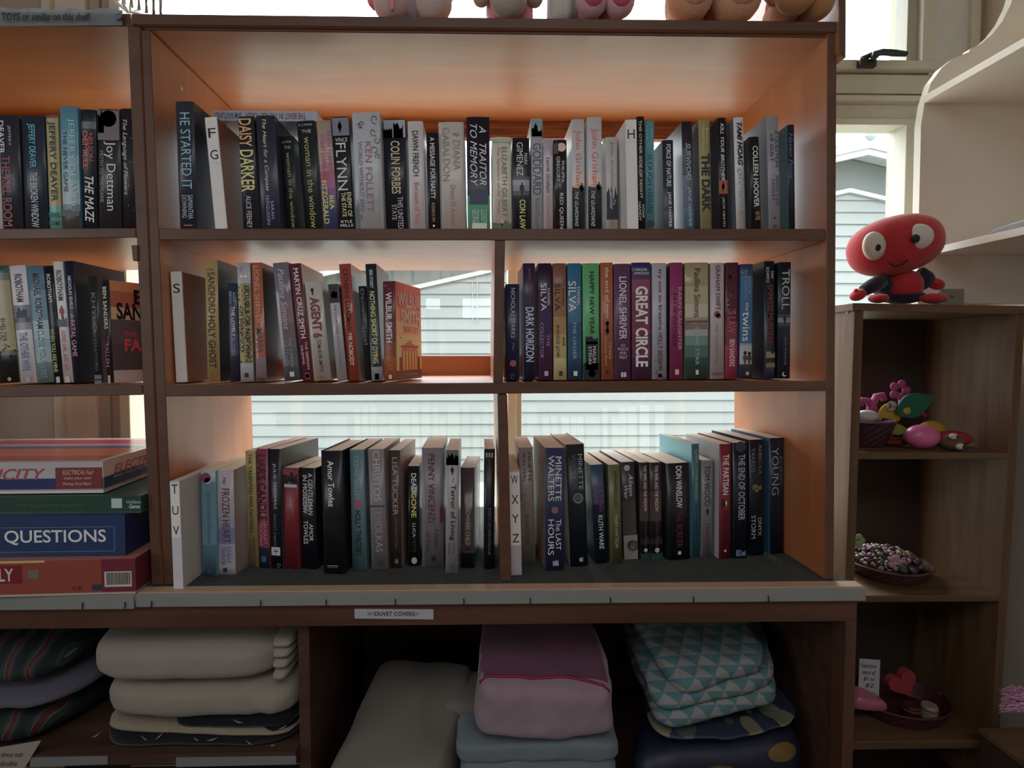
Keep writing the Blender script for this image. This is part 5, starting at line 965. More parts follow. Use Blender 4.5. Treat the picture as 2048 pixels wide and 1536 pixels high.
# plush doll (plain) sitting on it
ZS = P(1800, 607.5, SB0).z
YD = 1.37
DX = P(1797, 560, YD).x
def stop(X):
    a, b = P(1706, 606, SB0-.004), P(2064, 612, SB0-.004); return a.z+(b.z-a.z)*(X-a.x)/(b.x-a.x)
zd = stop(DX)+.003
dl = empty('plush_doll', (DX, YD, zd), 'red and navy plush doll with a big tilted head, sitting on the oak bookcase', 'plush toy')
RED = mat('#b8232c', .8, noise_amt=.15, scale=120, bump=.3, sheen=.3); NAVY = mat('#161c30', .85, noise_amt=.2, scale=120, sheen=.3); CRM = mat('#d0ccc4', .45); INK = mat('#141318', .5)
k_ = YD/F
def dv(px, py, y=0): a = P(px, py, YD+y); return (a.x-DX, y, a.z-zd)
bm = bmesh.new(); Mh = Matrix.Rotation(R(-14), 3, 'Y')
ellip(bm, dv(1789, 491), (89*k_, .075, 58*k_), rot=Mh, seg=40, p=2.25); finish(bm, 'head', RED, dl, world=False, smooth=True)
for (ex, ey, er) in ((1748, 492, 27), (1836, 474, 25)):
    bm = bmesh.new(); ellip(bm, dv(ex, ey, -.066), (er*k_, .018, er*k_), rot=Matrix.Rotation(R(-25 if ex > 1800 else 22), 3, 'Z'), seg=24); e_ = finish(bm, 'eye', CRM, dl, world=False, smooth=True)
    bm = bmesh.new(); ellip(bm, dv(ex+(5 if ex < 1800 else -5), ey+3, -.081), (8*k_, .007, 8*k_), seg=16); p_ = finish(bm, 'pupil', INK, e_, world=False, smooth=True)
bm = bmesh.new(); tube(bm, [dv(1776, 527, -.069), dv(1790, 533, -.074), dv(1806, 528, -.073), dv(1814, 521, -.07)], .0022, 8); finish(bm, 'mouth', INK, dl, world=False, smooth=True)
bm = bmesh.new(); ellip(bm, dv(1800, 573, .01), (38*k_, .045, 33*k_), seg=26, p=2.4); finish(bm, 'body', RED, dl, world=False, smooth=True)
bm = bmesh.new(); ellip(bm, dv(1764, 572, .004), (13*k_, .034, 20*k_), seg=16); ellip(bm, dv(1840, 562, .004), (16*k_, .034, 20*k_), seg=16)
ellip(bm, dv(1804, 594, .01), (44*k_, .044, 14*k_), seg=20)
finish(bm, 'trousers', NAVY, dl, world=False, smooth=True)
for pts, hand in (([(1764, 562), (1742, 573), (1726, 582)], (1716, 590)), ([(1838, 548), (1853, 556), (1862, 565)], (1872, 568))):
    bm = bmesh.new(); tube(bm, [dv(x, y, -.01) for x, y in pts], [15*k_, 14*k_, 11*k_], 14); finish(bm, 'sleeve', NAVY, dl, world=False, smooth=True)
    bm = bmesh.new(); ellip(bm, dv(*hand, -.012), (16*k_, .017, 11*k_), rot=Matrix.Rotation(R(-25 if hand[0] < 1800 else 25), 3, 'Y'), seg=16); ellip(bm, dv(hand[0]-4, hand[1]-6, -.016), (5*k_, .006, 7*k_), seg=10); finish(bm, 'hand', RED, dl, world=False, smooth=True)
for (x, y, rx, rz_) in ((1757, 599, 17, 9), (1868, 599, 26, 10)):
    bm = bmesh.new(); ellip(bm, dv(x, y-2, -.045), (rx*k_, .022, rz_*k_), seg=18); tube(bm, [dv(x+(12 if x < 1800 else -12), y-3, 0), dv(x, y-3, -.035)], 9*k_, 12); finish(bm, 'foot', RED, dl, world=False, smooth=True)
# small tag card beside the doll
cd = P(1904, 607, 1.40); zc_ = stop(cd.x)+.001
pc = empty('price_card', (cd.x, 1.40, zc_), 'small grey folded price card standing right of the red plush doll', 'card')
bm = bmesh.new(); box(bm, -.031, .031, 0, .0008, 0, .05); hexa(bm, [(-.031, .03, 0), (.031, .03, 0), (.031, .001, .05), (-.031, .001, .05), (-.031, .031, 0), (.031, .031, 0), (.031, .002, .05), (-.031, .002, .05)])
finish(bm, 'card', mat('#8f8a84', .4), pc, world=False)
text(pc, 'Toy', (-.01, -.0006, .026), (.018, 0, 0), (0, 0, .008), INK, 'i')

# trinkets: first shelf
def rest(y, x): 
    return None
Z1 = shz(904.5)+.001; Z2 = shz(1191)+.001; Z3 = shz(1483)+.001
def dpt(px, py, z): return PZ(px, py, z)
def local(px, py, Y): return P(px, py, Y)
# basket
bY = 1.38; bx0 = P(1700, 870, bY).x; bx1 = P(1793, 870, bY).x; bw = (bx1-bx0)/2; bxc = (bx0+bx1)/2
bk = empty('wicker_basket', (bxc, bY+.04, Z1), 'small dark purple woven basket on the upper oak shelf, at left', 'basket')
def basket(root, r0, r1, h, m, ry=1, n=28, rings=7, t=.004):
    bm = bmesh.new(); out = []
    for i in range(rings+1):
        f = i/rings; rr = r0+(r1-r0)*f
        out.append([bm.verts.new(((rr+(.0015 if (i+k) % 2 else 0))*math.cos(2*math.pi*k/n), (rr+(.0015 if (i+k) % 2 else 0))*ry*math.sin(2*math.pi*k/n), h*f)) for k in range(n)])
    for i in range(rings, -1, -1):
        f = i/rings; rr = r0+(r1-r0)*f-t
        out.append([bm.verts.new((rr*math.cos(2*math.pi*k/n), rr*ry*math.sin(2*math.pi*k/n), max(.003, h*f))) for k in range(n)])
    for a, b in zip(out, out[1:]):
        for k in range(n): bm.faces.new((a[k], a[(k+1) % n], b[(k+1) % n], b[k]))
    bm.faces.new(out[0]); bm.faces.new(out[-1])
    finish(bm, 'woven_bowl', m, root, world=False)
    bm = bmesh.new(); tube(bm, [(r1*math.cos(2*math.pi*k/24), r1*ry*math.sin(2*math.pi*k/24), h) for k in range(25)], .0035, 8); finish(bm, 'rim', m, root, world=False, smooth=True)
basket(bk, .05, .072, .062, mat('#4a2832', .5, noise_amt=.3, scale=90), n=32)
def small(name, label, cat, px, py, Y, build, m, group=None, kind=None, smooth=True):
    a = P(px, py, Y); bm = bmesh.new(); build(bm)
    o = bpy.data.objects.new(name, None)
    bmesh.ops.recalc_face_normals(bm, faces=bm.faces)
    me = bpy.data.meshes.new(name); bm.to_mesh(me); bm.free(); me.materials.append(m)
    if smooth: me.polygons.foreach_set('use_smooth', [True]*len(me.polygons))
    ob = bpy.data.objects.new(name, me); COL.objects.link(ob); ob.location = a
    return tagp(ob, label, cat, group, kind)
def flat_shape(bm, pts, t=.006):
    v0 = [bm.verts.new((x, 0, z)) for x, z in pts]; v1 = [bm.verts.new((x, t, z)) for x, z in pts]
    bm.faces.new(v0); bm.faces.new(v1[::-1])
    for i in range(len(pts)): bm.faces.new((v0[i], v1[i], v1[(i+1) % len(pts)], v0[(i+1) % len(pts)]))
ba = P(1733, 829, 1.41)
small('white_egg', 'white egg-shaped trinket lying in the purple basket', 'egg', 1733, 833, 1.41, lambda bm: ellip(bm, (0, 0, 0), (.03, .02, .017)), mat('#c4c0bc', .4))
kk = 1.45/F
PINK = mat('#b04a80', .7); 
def curls(bm):
    for cx_, s_, h_ in ((-62, 1, 52), (-36, -1, 62)):
        tube(bm, [((cx_+s_*18)*kk, 0, 0), ((cx_+s_*16)*kk, 0, 26*kk), ((cx_+s_*4)*kk, 0, (h_-12)*kk), ((cx_-s_*8)*kk, 0, (h_-10)*kk), ((cx_-s_*12)*kk, 0, (h_-20)*kk)], [.009, .01, .01, .01, .008], 10)
    for k in range(5):
        a_ = k*1.2566; ellip(bm, ((8+14*math.cos(a_))*kk, 0, (62+14*math.sin(a_))*kk), (9*kk, .006, 9*kk), seg=12)
    tube(bm, [(12*kk, 0, 10*kk), (10*kk, 0, 56*kk)], .006, 8)
    tube(bm, [(20*kk, .01, 30*kk), (40*kk, .01, 45*kk), (62*kk, .01, 30*kk), (75*kk, .01, 34*kk)], .006, 8); tube(bm, [(20*kk, .01, 12*kk), (50*kk, .01, 20*kk), (70*kk, .01, 8*kk)], .006, 8)
# stands on a low pile behind; feet reach the shelf
def curls_full(bm):
    curls(bm)
o_ = small('foam_flower_wand', 'curly magenta foam flower shapes behind the purple basket', 'foam shape', 1790, 840, 1.47, curls_full, PINK)
o_.location.z = Z1+.055; bm = bmesh.new(); tube(bm, [(P(1782, 860, 1.47).x, 1.47, Z1), (P(1784, 840, 1.47).x, 1.47, Z1+.075)], .006, 8)
st_ = finish(bm, 'stem', PINK, o_, smooth=True)
st_.matrix_parent_inverse = Matrix.Translation(o_.location).inverted()
def leafpts(l, w, n=12, bend=.15): 
    return [(l*(i/n), w*math.sin(math.pi*(i/n)**.8)+bend*l*math.sin(math.pi*i/n)*0) for i in range(n+1)]+[(l*(i/n), -w*math.sin(math.pi*(i/n)**.8)) for i in range(n-1, 0, -1)]
def rotpts(pts, a): c, s_ = math.cos(R(a)), math.sin(R(a)); return [(x*c-z*s_, x*s_+z*c) for x, z in pts]
def propped(name, label, cat, px, py, Y, pts, m, group=None):
    """flat foam shape propped upright, lowest point on the shelf"""
    o = small(name, label, cat, px, py, Y, lambda bm: flat_shape(bm, pts), m, group, smooth=False); return o
propped('foam_leaf', 'yellow foam leaf with a price sticker, above the purple basket', 'foam leaf', 1757, 838, 1.44, rotpts(leafpts(62*kk, 22*kk), 22), mat('#b89a38', .7), 'foam leaves on the oak bookcase')
st1 = small('price_sticker', 'round white sticker marked 3 on the yellow foam leaf', 'sticker', 1783, 812, 1.435, lambda bm: ellip(bm, (0, 0, 0), (11*kk, .001, 10*kk)), mat('#c9b8b4', .5))
text(st1, '3-', (-.011, -.0018, -.006), (.02, 0, 0), (0, 0, .012), INK, 'b')
gl = propped('foam_leaf', 'dark green foam leaf with a yellow dot, in front of the yellow one', 'foam leaf', 1794, 826, 1.425, rotpts(leafpts(84*kk, 24*kk), 24), mat('#1f6650', .7), 'foam leaves on the oak bookcase')
bm = bmesh.new(); ellip(bm, (20*kk, -.0005, 4*kk), (8*kk, .002, 7*kk)); finish(bm, 'yellow_dot', mat('#b0a040', .6), gl, world=False, smooth=True)
propped('foam_leaf', 'pale green foam leaf lying behind the pink egg', 'foam leaf', 1776, 857, 1.43, rotpts(leafpts(44*kk, 11*kk), -6), mat('#8c9a48', .7), 'foam leaves on the oak bookcase')
def on(z, px, Y, rz_): a = P(px, 800, Y); return (a.x, Y, z+rz_)
def egg(px, Y, rx, rz_, z, label, m, grp='glitter eggs on the oak bookcase'):
    bm = bmesh.new(); ellip(bm, (0, 0, 0), (rx, rz_, rz_), seg=24); o = finish(bm, 'glitter_egg', m, None, world=False, smooth=True); o.location = on(z, px, Y, rz_); return tagp(o, label, 'egg', grp)
egg(1846, 1.345, .042, .030, Z1, 'shiny pink egg at the front of the upper oak shelf', mat('#d06c9c', .3, noise_amt=.2, scale=120))
egg(1866, 1.42, .034, .030, Z1, 'yellow egg half hidden behind the pink egg', mat('#b89238', .4))
bm = bmesh.new(); ellip(bm, (0, 0, 0), (.036, .025, .010), seg=16); o_ = finish(bm, 'red_felt_petal', mat('#6a1c28', .8), None, world=False, smooth=True); o_.location = on(Z1, 1792, 1.39, .010); tagp(o_, 'dark red felt shape lying between basket and pink egg', 'felt shape')
bug = empty('toy_ladybird', on(Z1, 1905, 1.33, 0), 'small fuzzy toy bug with wooden bead eyes and red back on the upper oak shelf', 'toy')
bm = bmesh.new(); ellip(bm, (.035, .035, .022), (.045, .03, .02), seg=18); finish(bm, 'red_body', mat('#a02830', .8, noise_amt=.2, scale=100), bug, world=False, smooth=True)
bm = bmesh.new(); ellip(bm, (0, 0, .019), (.028, .024, .019), seg=18); finish(bm, 'head', mat('#6a4a38', .9, noise_amt=.3, scale=150), bug, world=False, smooth=True)
for x, z in ((-.014, .036), (.002, .012)):
    bm = bmesh.new(); ellip(bm, (x, -.022, z), (.010, .008, .008), seg=14); e_ = finish(bm, 'bead_eye', mat('#c8c0b4', .3), bug, world=False, smooth=True)
    bm = bmesh.new(); ellip(bm, (x+.003, -.0295, z), (.003, .002, .003), seg=8); finish(bm, 'pupil', INK, e_, world=False, smooth=True)
# second shelf: bowl of beads
yb_ = 1.43; bc_ = P(1768, 1150, yb_)
bw_ = empty('wicker_bowl', (bc_.x+.004, yb_, Z2), 'shallow brown woven bowl full of beads on the middle oak shelf', 'bowl')
basket(bw_, .075, .1, .035, mat('#50352c', .6, noise_amt=.3, scale=90), n=40, rings=5)
rnd = random.Random(5); bm = bmesh.new(); cols = ['#4a3840', '#7a5a54', '#8c5c60', '#9a8a80', '#3c4450', '#5c3c48', '#807a4c', '#3a3a4a']
mats_ = [mat(c, .3) for c in cols]
for k in range(230):
    a_ = rnd.uniform(0, 6.283); r_ = .086*math.sqrt(rnd.random()); z_ = .034+.032*(1-(r_/.09)**2)+rnd.uniform(-.004, .004); s_ = rnd.uniform(.0045, .0085)
    ellip(bm, (r_*math.cos(a_), r_*math.sin(a_), z_), (s_, s_, s_), seg=7, mi=rnd.randrange(8))
ellip(bm, (0, 0, .032), (.076, .076, .02), seg=20, mi=0)
o_ = finish(bm, 'beads', mats_, None, world=False, smooth=True); o_.location = bw_.location; tagp(o_, 'heap of small coloured beads filling the shallow woven bowl', 'beads', kind='stuff')
fl = small('fabric_flower', 'pale pink flower ornament on the front of the bead heap', 'flower', 1791, 1124, 1.36, lambda bm: [ellip(bm, (.011*math.cos(k*1.257), 0, .011*math.sin(k*1.257)), (.009, .004, .009), seg=10) for k in range(5)], mat('#b08c90', .6))
small('fabric_flower', 'pale green flower ornament at the left of the bead heap', 'flower', 1716, 1082, 1.42, lambda bm: [ellip(bm, (.011*math.cos(k*1.257), 0, .011*math.sin(k*1.257)), (.009, .004, .009), seg=10) for k in range(5)], mat('#8aa078', .6))
# third shelf: basket with heart, card, pouch and tins
b3 = empty('wicker_tray', on(Z3, 1818, 1.42, 0), 'low dark red tray basket on the lowest visible oak shelf', 'basket')
basket(b3, .1, .118, .036, mat('#4c2228', .5, noise_amt=.3, scale=90), n=40, rings=4, ry=.8)
def hpts(s_): return [(s_*.0625*16*math.sin(t_)**3/16, s_*(13*math.cos(t_)-5*math.cos(2*t_)-2*math.cos(3*t_)-math.cos(4*t_))/16/16) for t_ in [i*2*math.pi/30 for i in range(30)]]
bm = bmesh.new()
flat_shape(bm, rotpts([(x*1.0, z) for x, z in hpts(.62)], 28), .02); bevel(bm, .003, 2)
o_ = finish(bm, 'heart_cushion', mat('#a83c48', .8, noise_amt=.1, scale=60), None, world=False); o_.location = P(1808, 1368, 1.42); tagp(o_, 'coral pink heart cushion standing in the red tray basket', 'heart')
nc = empty('handwritten_card', P(1738, 1370, 1.40), 'white card with blue handwriting sticking up from the red tray basket', 'card'); nc.rotation_euler = (R(-6), R(5), 0)
bm = bmesh.new(); box(bm, -.028, .028, 0, .001, -.06, .066); finish(bm, 'card', mat('#b9bcc4', .6), nc, world=False)
BLU = mat('#1c2450', .6)
for i, s_ in enumerate(('Valentine', 'items all', '$1 to', '$2')): text(nc, s_, (-.024+i*.004, -.0008, .044-i*.017), (.042-i*.006, 0, 0), (0, 0, .011), BLU, 'i')
bm = bmesh.new(); cushion(bm, [(-.045, -.03), (.05, -.03), (.04, .03), (-.045, .03)], 0, [.045, .02, .03, .055], p=4, n=(12, 8, 5), amp=.005, fr=30)
o_ = finish(bm, 'cellophane_pouch', mat('#b86c84', .2), None, world=False); o_.location = on(Z3, 1745, 1.385, .034); tagp(o_, 'pink cellophane pouch below the handwritten card', 'pouch')
for px, lb, c in ((1842, 'dark red round tin with a gold band in the tray basket', '#4a2028'), (1879, 'clear jar with pale contents at the right of the tray basket', '#a08c84')):
    t_ = empty('trinket_tin' if px == 1842 else 'trinket_jar', on(Z3, px, 1.37, .012), lb, 'tin' if px == 1842 else 'jar')
    bm = bmesh.new(); tube(bm, [(0, 0, 0), (0, 0, .03), (0, 0, .034)], [.019, .019, .017], 20); finish(bm, 'jar_body', mat(c, .25), t_, world=False)
    bm = bmesh.new(); tube(bm, [(0, 0, .022), (0, 0, .026)], .0196, 20); finish(bm, 'band', mat('#b0986c', .3, metal=.6), t_, world=False)

# ------------------------------------------------------------------ white wall unit at the right
YU = 1.45
wu = empty('wall_shelf_unit', (1.45, YU, 1.6), 'white wall shelf unit with curved end panel at the right edge', 'shelf unit')
UXR = XR-.006
pf = [(1836, 1000), (1838, 420), (1842, 250), (1849, 205), (1862, 165), (1884, 135), (1906, 118), (1928, 108), (1938, 104), (1940, 98), (1962, 88), (1985, 68), (2005, 42), (2022, 8), (2036, -40), (2048, -90)]
zlo = stop(P(2000, 600, YU).x)+.02
pp = [P(x, y, YU) for x, y in pf]; pp[0].z = zlo
pp = [Vector((p.x, p.y, p.z)) for p in pp]; pp[0].x = P(1836, 600, YU).x
bm = bmesh.new()
poly = pp+[Vector((UXR, YU, pp[-1].z)), Vector((UXR, YU, zlo))]
v0 = [bm.verts.new(p) for p in poly]; v1 = [bm.verts.new(p+Vector((0, .022, 0))) for p in poly]
bm.faces.new(v0); bm.faces.new(v1[::-1])
for i in range(len(poly)): bm.faces.new((v0[i], v1[i], v1[(i+1) % len(poly)], v0[(i+1) % len(poly)]))
finish(bm, 'end_panel', WHITEP, wu)
xp = P(1836, 500, YU).x
def ushelf(y_top, x_px, th_=.018):
    a = P(x_px, y_top, YU); 
    boxo('shelf', a.x, UXR, .55, YU-.0005, a.z-th_, a.z, WHITEP, wu, bev=.001)
    return a
s1 = ushelf(193, 1845); s2 = ushelf(497, 1858)
boxo('back_panel', UXR-.004, UXR, .55, YU-.001, zlo, pp[-1].z, CREAM, wu)
boxo('end_panel', 1.17, UXR, .528, .55, zlo, pp[-1].z, WHITEP, wu)
# platter on the unit's lower shelf
bm = bmesh.new(); n = 40; rr = []
for r_, z_ in ((.06, .0), (.075, .002), (.11, .012), (.125, .018), (.127, .0205), (.12, .019), (.075, .006), (.0, .005)):
    rr.append([bm.verts.new((r_*.85*math.cos(2*math.pi*k/n), r_*1.5*math.sin(2*math.pi*k/n), z_)) for k in range(n)] if r_ else None)
rr = [x for x in rr if x]
for a, b in zip(rr, rr[1:]):
    for k in range(n): bm.faces.new((a[k], a[(k+1) % n], b[(k+1) % n], b[k]))
bm.faces.new(rr[0]); bm.faces.new(rr[-1])
o_ = finish(bm, 'oval_platter', mat('#b9c0cc', .25), None, world=False, smooth=True); o_.location = (s2.x+.135, 1.2, s2.z+.0005); tagp(o_, 'pale bluish white oval platter on the lower shelf of the wall unit', 'platter')
# pink feather duster and a light box at the lower right edge
fd = empty('feather_duster', P(2060, 1410, 1.2), 'fluffy pink feather duster poking in at the lower right edge', 'duster')
bm = bmesh.new(); rnd = random.Random(3); base = P(2075, 1405, 1.2)
for k in range(170):
    tip = P(1997+rnd.uniform(0, 40), 1385+rnd.uniform(-10, 42), 1.2+rnd.uniform(-.03, .03)); mid = (tip+base)/2+Vector((0, rnd.uniform(-.02, .02), rnd.uniform(-.01, .02)))
    tube(bm, [base+Vector((0, rnd.uniform(-.01, .01), rnd.uniform(-.012, .012))), mid, tip], [.0016, .0012, .0004], 4, cap=False)
finish(bm, 'feathers', mat('#d8a4c4', .8), fd)
bm = bmesh.new(); tube(bm, [base, base+Vector((.16, 0, -.02))], .008, 10); finish(bm, 'handle', mat('#8a6a50', .5), fd, smooth=True)
wb = empty('wooden_box', (1.32, 1.15, 0), 'light wooden box top at the bottom right corner', 'box')
zb3 = P(2040, 1500, 1.2).z
bx = P(2018, 1515, 1.2).x
boxo('box_body', bx, XR-.02, 1.0, 1.27, 0, zb3-.012, mat('#3c2c24', .7), wb)
boxo('box_lid', bx-.004, XR-.018, .995, 1.275, zb3-.012, zb3, OAKH, wb, bev=.001)

# ------------------------------------------------------------------ folded linen under the counter
def fabric(c, n=.08, s=14, bump=.5): return mat(c, .9, spec=.15, noise_amt=n, scale=s, bump=bump, sheen=.2)
def cornerz(px, Y): return P(px, 1400, Y).x
def linen(name, label, cat, layers, m, group=None, extra=None):
    bm = bmesh.new()
    for L_ in layers: cushion(bm, **L_)
    o = finish(bm, name, m, None, world=False, smooth=True); return tagp(o, label, cat, group)
def rect(px0, px1, Y0, Y1, sk=0): 
    a, b = cornerz(px0, Y0), cornerz(px1, Y0); return [(a, Y0), (b, Y0), (b+sk, Y1), (a+sk, Y1)]
def zy(y, Y): return P(800, y, Y).z
FW = fabric('#968d84'); FW2 = fabric('#938a80')
z_a, z_b, z_c = zy(1366, 1.05), zy(1438, 1.05), ZF+.001
zt = zy(1292, 1.05)
SH = 'folded sheets in the left cubby'
t3 = z_c+(z_b-z_c)
linen('folded_duvet_cover', 'black folded duvet cover with white birds and beige lining, bottom of the left cubby pile', 'folded linen',
      [dict(c4=rect(186, 588, 1.052, 1.42), z0=z_c, z1=z_c+(z_b-z_c)*.62, amp=.003, fr=14, seed=3)], None or [fabric('#15171f')], SH)
lower = [o for o in COL.objects if o.name.startswith('folded_duvet_cover')][-1]
bm = bmesh.new(); cushion(bm, rect(190, 589, 1.048, 1.42), [z_c+(z_b-z_c)*.68, z_c+(z_b-z_c)*.36, z_c+(z_b-z_c)*.5, z_c+(z_b-z_c)*.6], [z_b-.004, z_c+(z_b-z_c)*.5, z_c+(z_b-z_c)*.7, z_b-.004], p=8, n=(24, 10, 3), amp=.0015, fr=12)
f_ = finish(bm, 'beige_lining', fabric('#8c8270'), lower, world=False, smooth=True)
bm = bmesh.new(); cushion(bm, [(cornerz(330, 1.05), 1.056), (cornerz(586, 1.05), 1.056), (cornerz(586, 1.05), 1.42), (cornerz(330, 1.05)+.03, 1.42)], [z_b-.02, z_c+(z_b-z_c)*.55, z_b-.02, z_b-.02], z_b-.001, p=8, n=(24, 10, 3), amp=.0015, fr=12)
f_ = finish(bm, 'top_fold', fabric('#15171f'), lower, world=False, smooth=True)
bm = bmesh.new()
for (x, y, a_, l_) in ((192, 1472, 30, 14), (288, 1478, -40, 12), (318, 1474, 40, 14), (392, 1480, -30, 9), (425, 1480, 15, 16), (498, 1487, -35, 11), (545, 1492, 5, 6), (476, 1445, -20, 14), (566, 1456, 25, 12)):
    c_ = P(x, y, 1.046); dx, dz = math.cos(R(a_))*l_*.00096, math.sin(R(a_))*l_*.00096
    yv = 1.0465
    for s_, k2 in ((-1, .9), (1, .8)):
        v = [bm.verts.new(q_) for q_ in ((c_.x, yv, c_.z-.0015), (c_.x+s_*dx*k2, yv, c_.z+s_*dz*k2+.002), (c_.x, yv, c_.z+.002))]; bm.faces.new(v)
finish(bm, 'printed_birds', mat('#8f8a84', .8), lower, world=False)
linen('folded_sheet', 'cream folded sheet in the middle of the left cubby pile', 'folded linen', [dict(c4=rect(186, 587, 1.05, 1.42), z0=[z_b+.003, z_b+.001, z_b+.002, z_b+.002], z1=[z_a-.006, z_a-.006, z_a-.004, z_a-.004], p=5.5, amp=.005, fr=10, seed=5), dict(c4=rect(470, 588, 1.048, 1.2), z0=z_b+.001, z1=z_a-.009, p=3, n=(14, 8, 8), amp=.004, fr=22, seed=8)], FW2, SH)
linen('folded_sheet', 'cream thick folded sheet on top of the left cubby pile, filling it to the rail', 'folded linen', [dict(c4=rect(146, 560, 1.045, 1.42), z0=z_a, z1=[zt, zt, zt+.03, zt+.03], p=4.6, n=(30, 16, 8), amp=.004, fr=8, seed=2)]+[dict(c4=rect(540, 574+k*4, 1.052+k*.006, 1.42), z0=z_a+.004+k*.018, z1=z_a+.021+k*.018, p=6, n=(8, 8, 3), amp=.001, fr=14, seed=k) for k in range(4)], FW, SH)
# dark quilts at the far left
def patch_mat():
    m = bpy.data.materials.new('patterned_quilt'); m.use_nodes = True; t = m.node_tree; b = t.nodes['Principled BSDF']; b.inputs['Roughness'].default_value = .8
    co = nn(t, 'ShaderNodeTexCoord'); w = nn(t, 'ShaderNodeTexWave'); w.inputs['Scale'].default_value = 6; w.inputs['Distortion'].default_value = 9; w.inputs['Detail'].default_value = 2
    t.links.new(co.outputs['Object'], w.inputs['Vector']); r = nn(t, 'ShaderNodeValToRGB'); r.color_ramp.interpolation = 'CONSTANT'
    r.color_ramp.elements[0].color = (*lin('#141c24'), 1); r.color_ramp.elements[1].position = .45; r.color_ramp.elements[1].color = (*lin('#1c3a30'), 1)
    for p_, c_ in ((.7, '#1c2440'), (.82, '#5c5a34'), (.9, '#4a2028')): e = r.color_ramp.elements.new(p_); e.color = (*lin(c_), 1)
    t.links.new(w.outputs['Fac'], r.inputs[0]); t.links.new(r.outputs[0], b.inputs['Base Color']); return m
QM = patch_mat()
QG = 'quilts and cloths at the far left of the cubby'
linen('folded_quilt', 'dark folded quilt topmost at the far left of the cubby', 'folded linen', [dict(c4=[(cornerz(-160, 1.06), 1.06), (cornerz(112, 1.06), 1.06), (cornerz(128, 1.06), 1.4), (cornerz(-120, 1.06), 1.4)], z0=zy(1376, 1.06), z1=[zy(1290, 1.06), zy(1330, 1.06), zy(1240, 1.06), zy(1240, 1.06)], p=3, amp=.008, fr=9, seed=1)], QM, QG)
linen('folded_cloth', 'mauve-grey folded cloth between the two dark quilts at far left', 'folded linen', [dict(c4=[(cornerz(-160, 1.05), 1.05), (cornerz(125, 1.05), 1.05), (cornerz(180, 1.05), 1.4), (cornerz(-120, 1.05), 1.4)], z0=zy(1416, 1.05), z1=zy(1388, 1.05), p=3.5, amp=.006, fr=9, seed=7)], fabric('#5c5868'), QG)
linen('folded_quilt', 'dark green, navy and olive quilt at the bottom far left of the cubby', 'folded linen', [dict(c4=[(cornerz(-160, 1.05), 1.05), (cornerz(78, 1.05), 1.05), (cornerz(170, 1.05), 1.4), (cornerz(-120, 1.05), 1.4)], z0=ZF+.002, z1=zy(1426, 1.05), p=3.2, amp=.007, fr=8, seed=11)], QM, QG)
pn = empty('paper_note', P(35, 1500, 1.038), 'white handwritten paper note hanging below the dark quilts at bottom left', 'note')
slab('paper', [(-30, 1500), (82, 1481), (44, 1545), (-30, 1560)], 1.036, 1.037, mat('#9c948e', .7), pn, bev=0)
wtext(pn, 'dress mat', 2, 1514, 46, 1504, 1.0355, mat('#5c2c34', .7), 'i'); wtext(pn, 'double', 0, 1532, 34, 1522, 1.0355, mat('#5c2c34', .7), 'i')

# right cubby
zq = zy(1490, 1.055)
XC = fabric('#787269', .05)
linen('folded_bedspread', 'large grey-beige folded bedspread sloping forward at the left of the right cubby', 'folded linen',
      [dict(c4=[(cornerz(636, 1.045), 1.062), (cornerz(890, 1.05), 1.062), (cornerz(945, 1.05), 1.34), (P(752, 1400, 1.27).x, 1.33)], z0=ZF2+.001, z1=[zy(1545, 1.06), zy(1540, 1.06), zy(1338, 1.3), zy(1322, 1.3)], p=9, n=(34, 26, 12), amp=.011, fr=6, seed=4),
       dict(c4=[(cornerz(870, 1.05), 1.19), (cornerz(1100, 1.05), 1.19), (cornerz(1100, 1.05), 1.34), (cornerz(870, 1.05), 1.34)], z0=ZF2+.001, z1=[zq-.012]*4, p=9, n=(14, 10, 10), amp=.003, fr=8, seed=14)], XC)
bs_ = [o for o in COL.objects if o.name.startswith('folded_bedspread')][-1]
PKL = 'folded linen in the right cubby'
BLU_ = fabric('#727e84')
linen('folded_sheet', 'pale grey-blue folded sheet under the pink duvet cover', 'folded linen',
      [dict(c4=rect(912, 1246, 1.064, 1.17), z0=ZF2+.16, z1=zq-.01, p=7, n=(30, 16, 8), amp=.005, fr=12, seed=6), dict(c4=rect(918, 1240, 1.066, 1.17), z0=ZF2+.001, z1=ZF2+.165, p=7, amp=.005, fr=12, seed=9)], BLU_, PKL)
pk = linen('folded_duvet_cover', 'pink patterned folded duvet cover with crimson piping in the right cubby', 'folded linen',
      [dict(c4=[(cornerz(944, 1.05), 1.05), (cornerz(1240, 1.05), 1.05), (cornerz(1232, 1.05), 1.42), (cornerz(985, 1.05), 1.42)], z0=[zq, zq, zq, zq], z1=[zy(1375, 1.05), zy(1388, 1.05), zy(1375, 1.05)+.065, zy(1375, 1.05)+.065], p=7, n=(40, 24, 14), amp=.0065, fr=11, seed=12)], fabric('#94808a', .06), PKL)
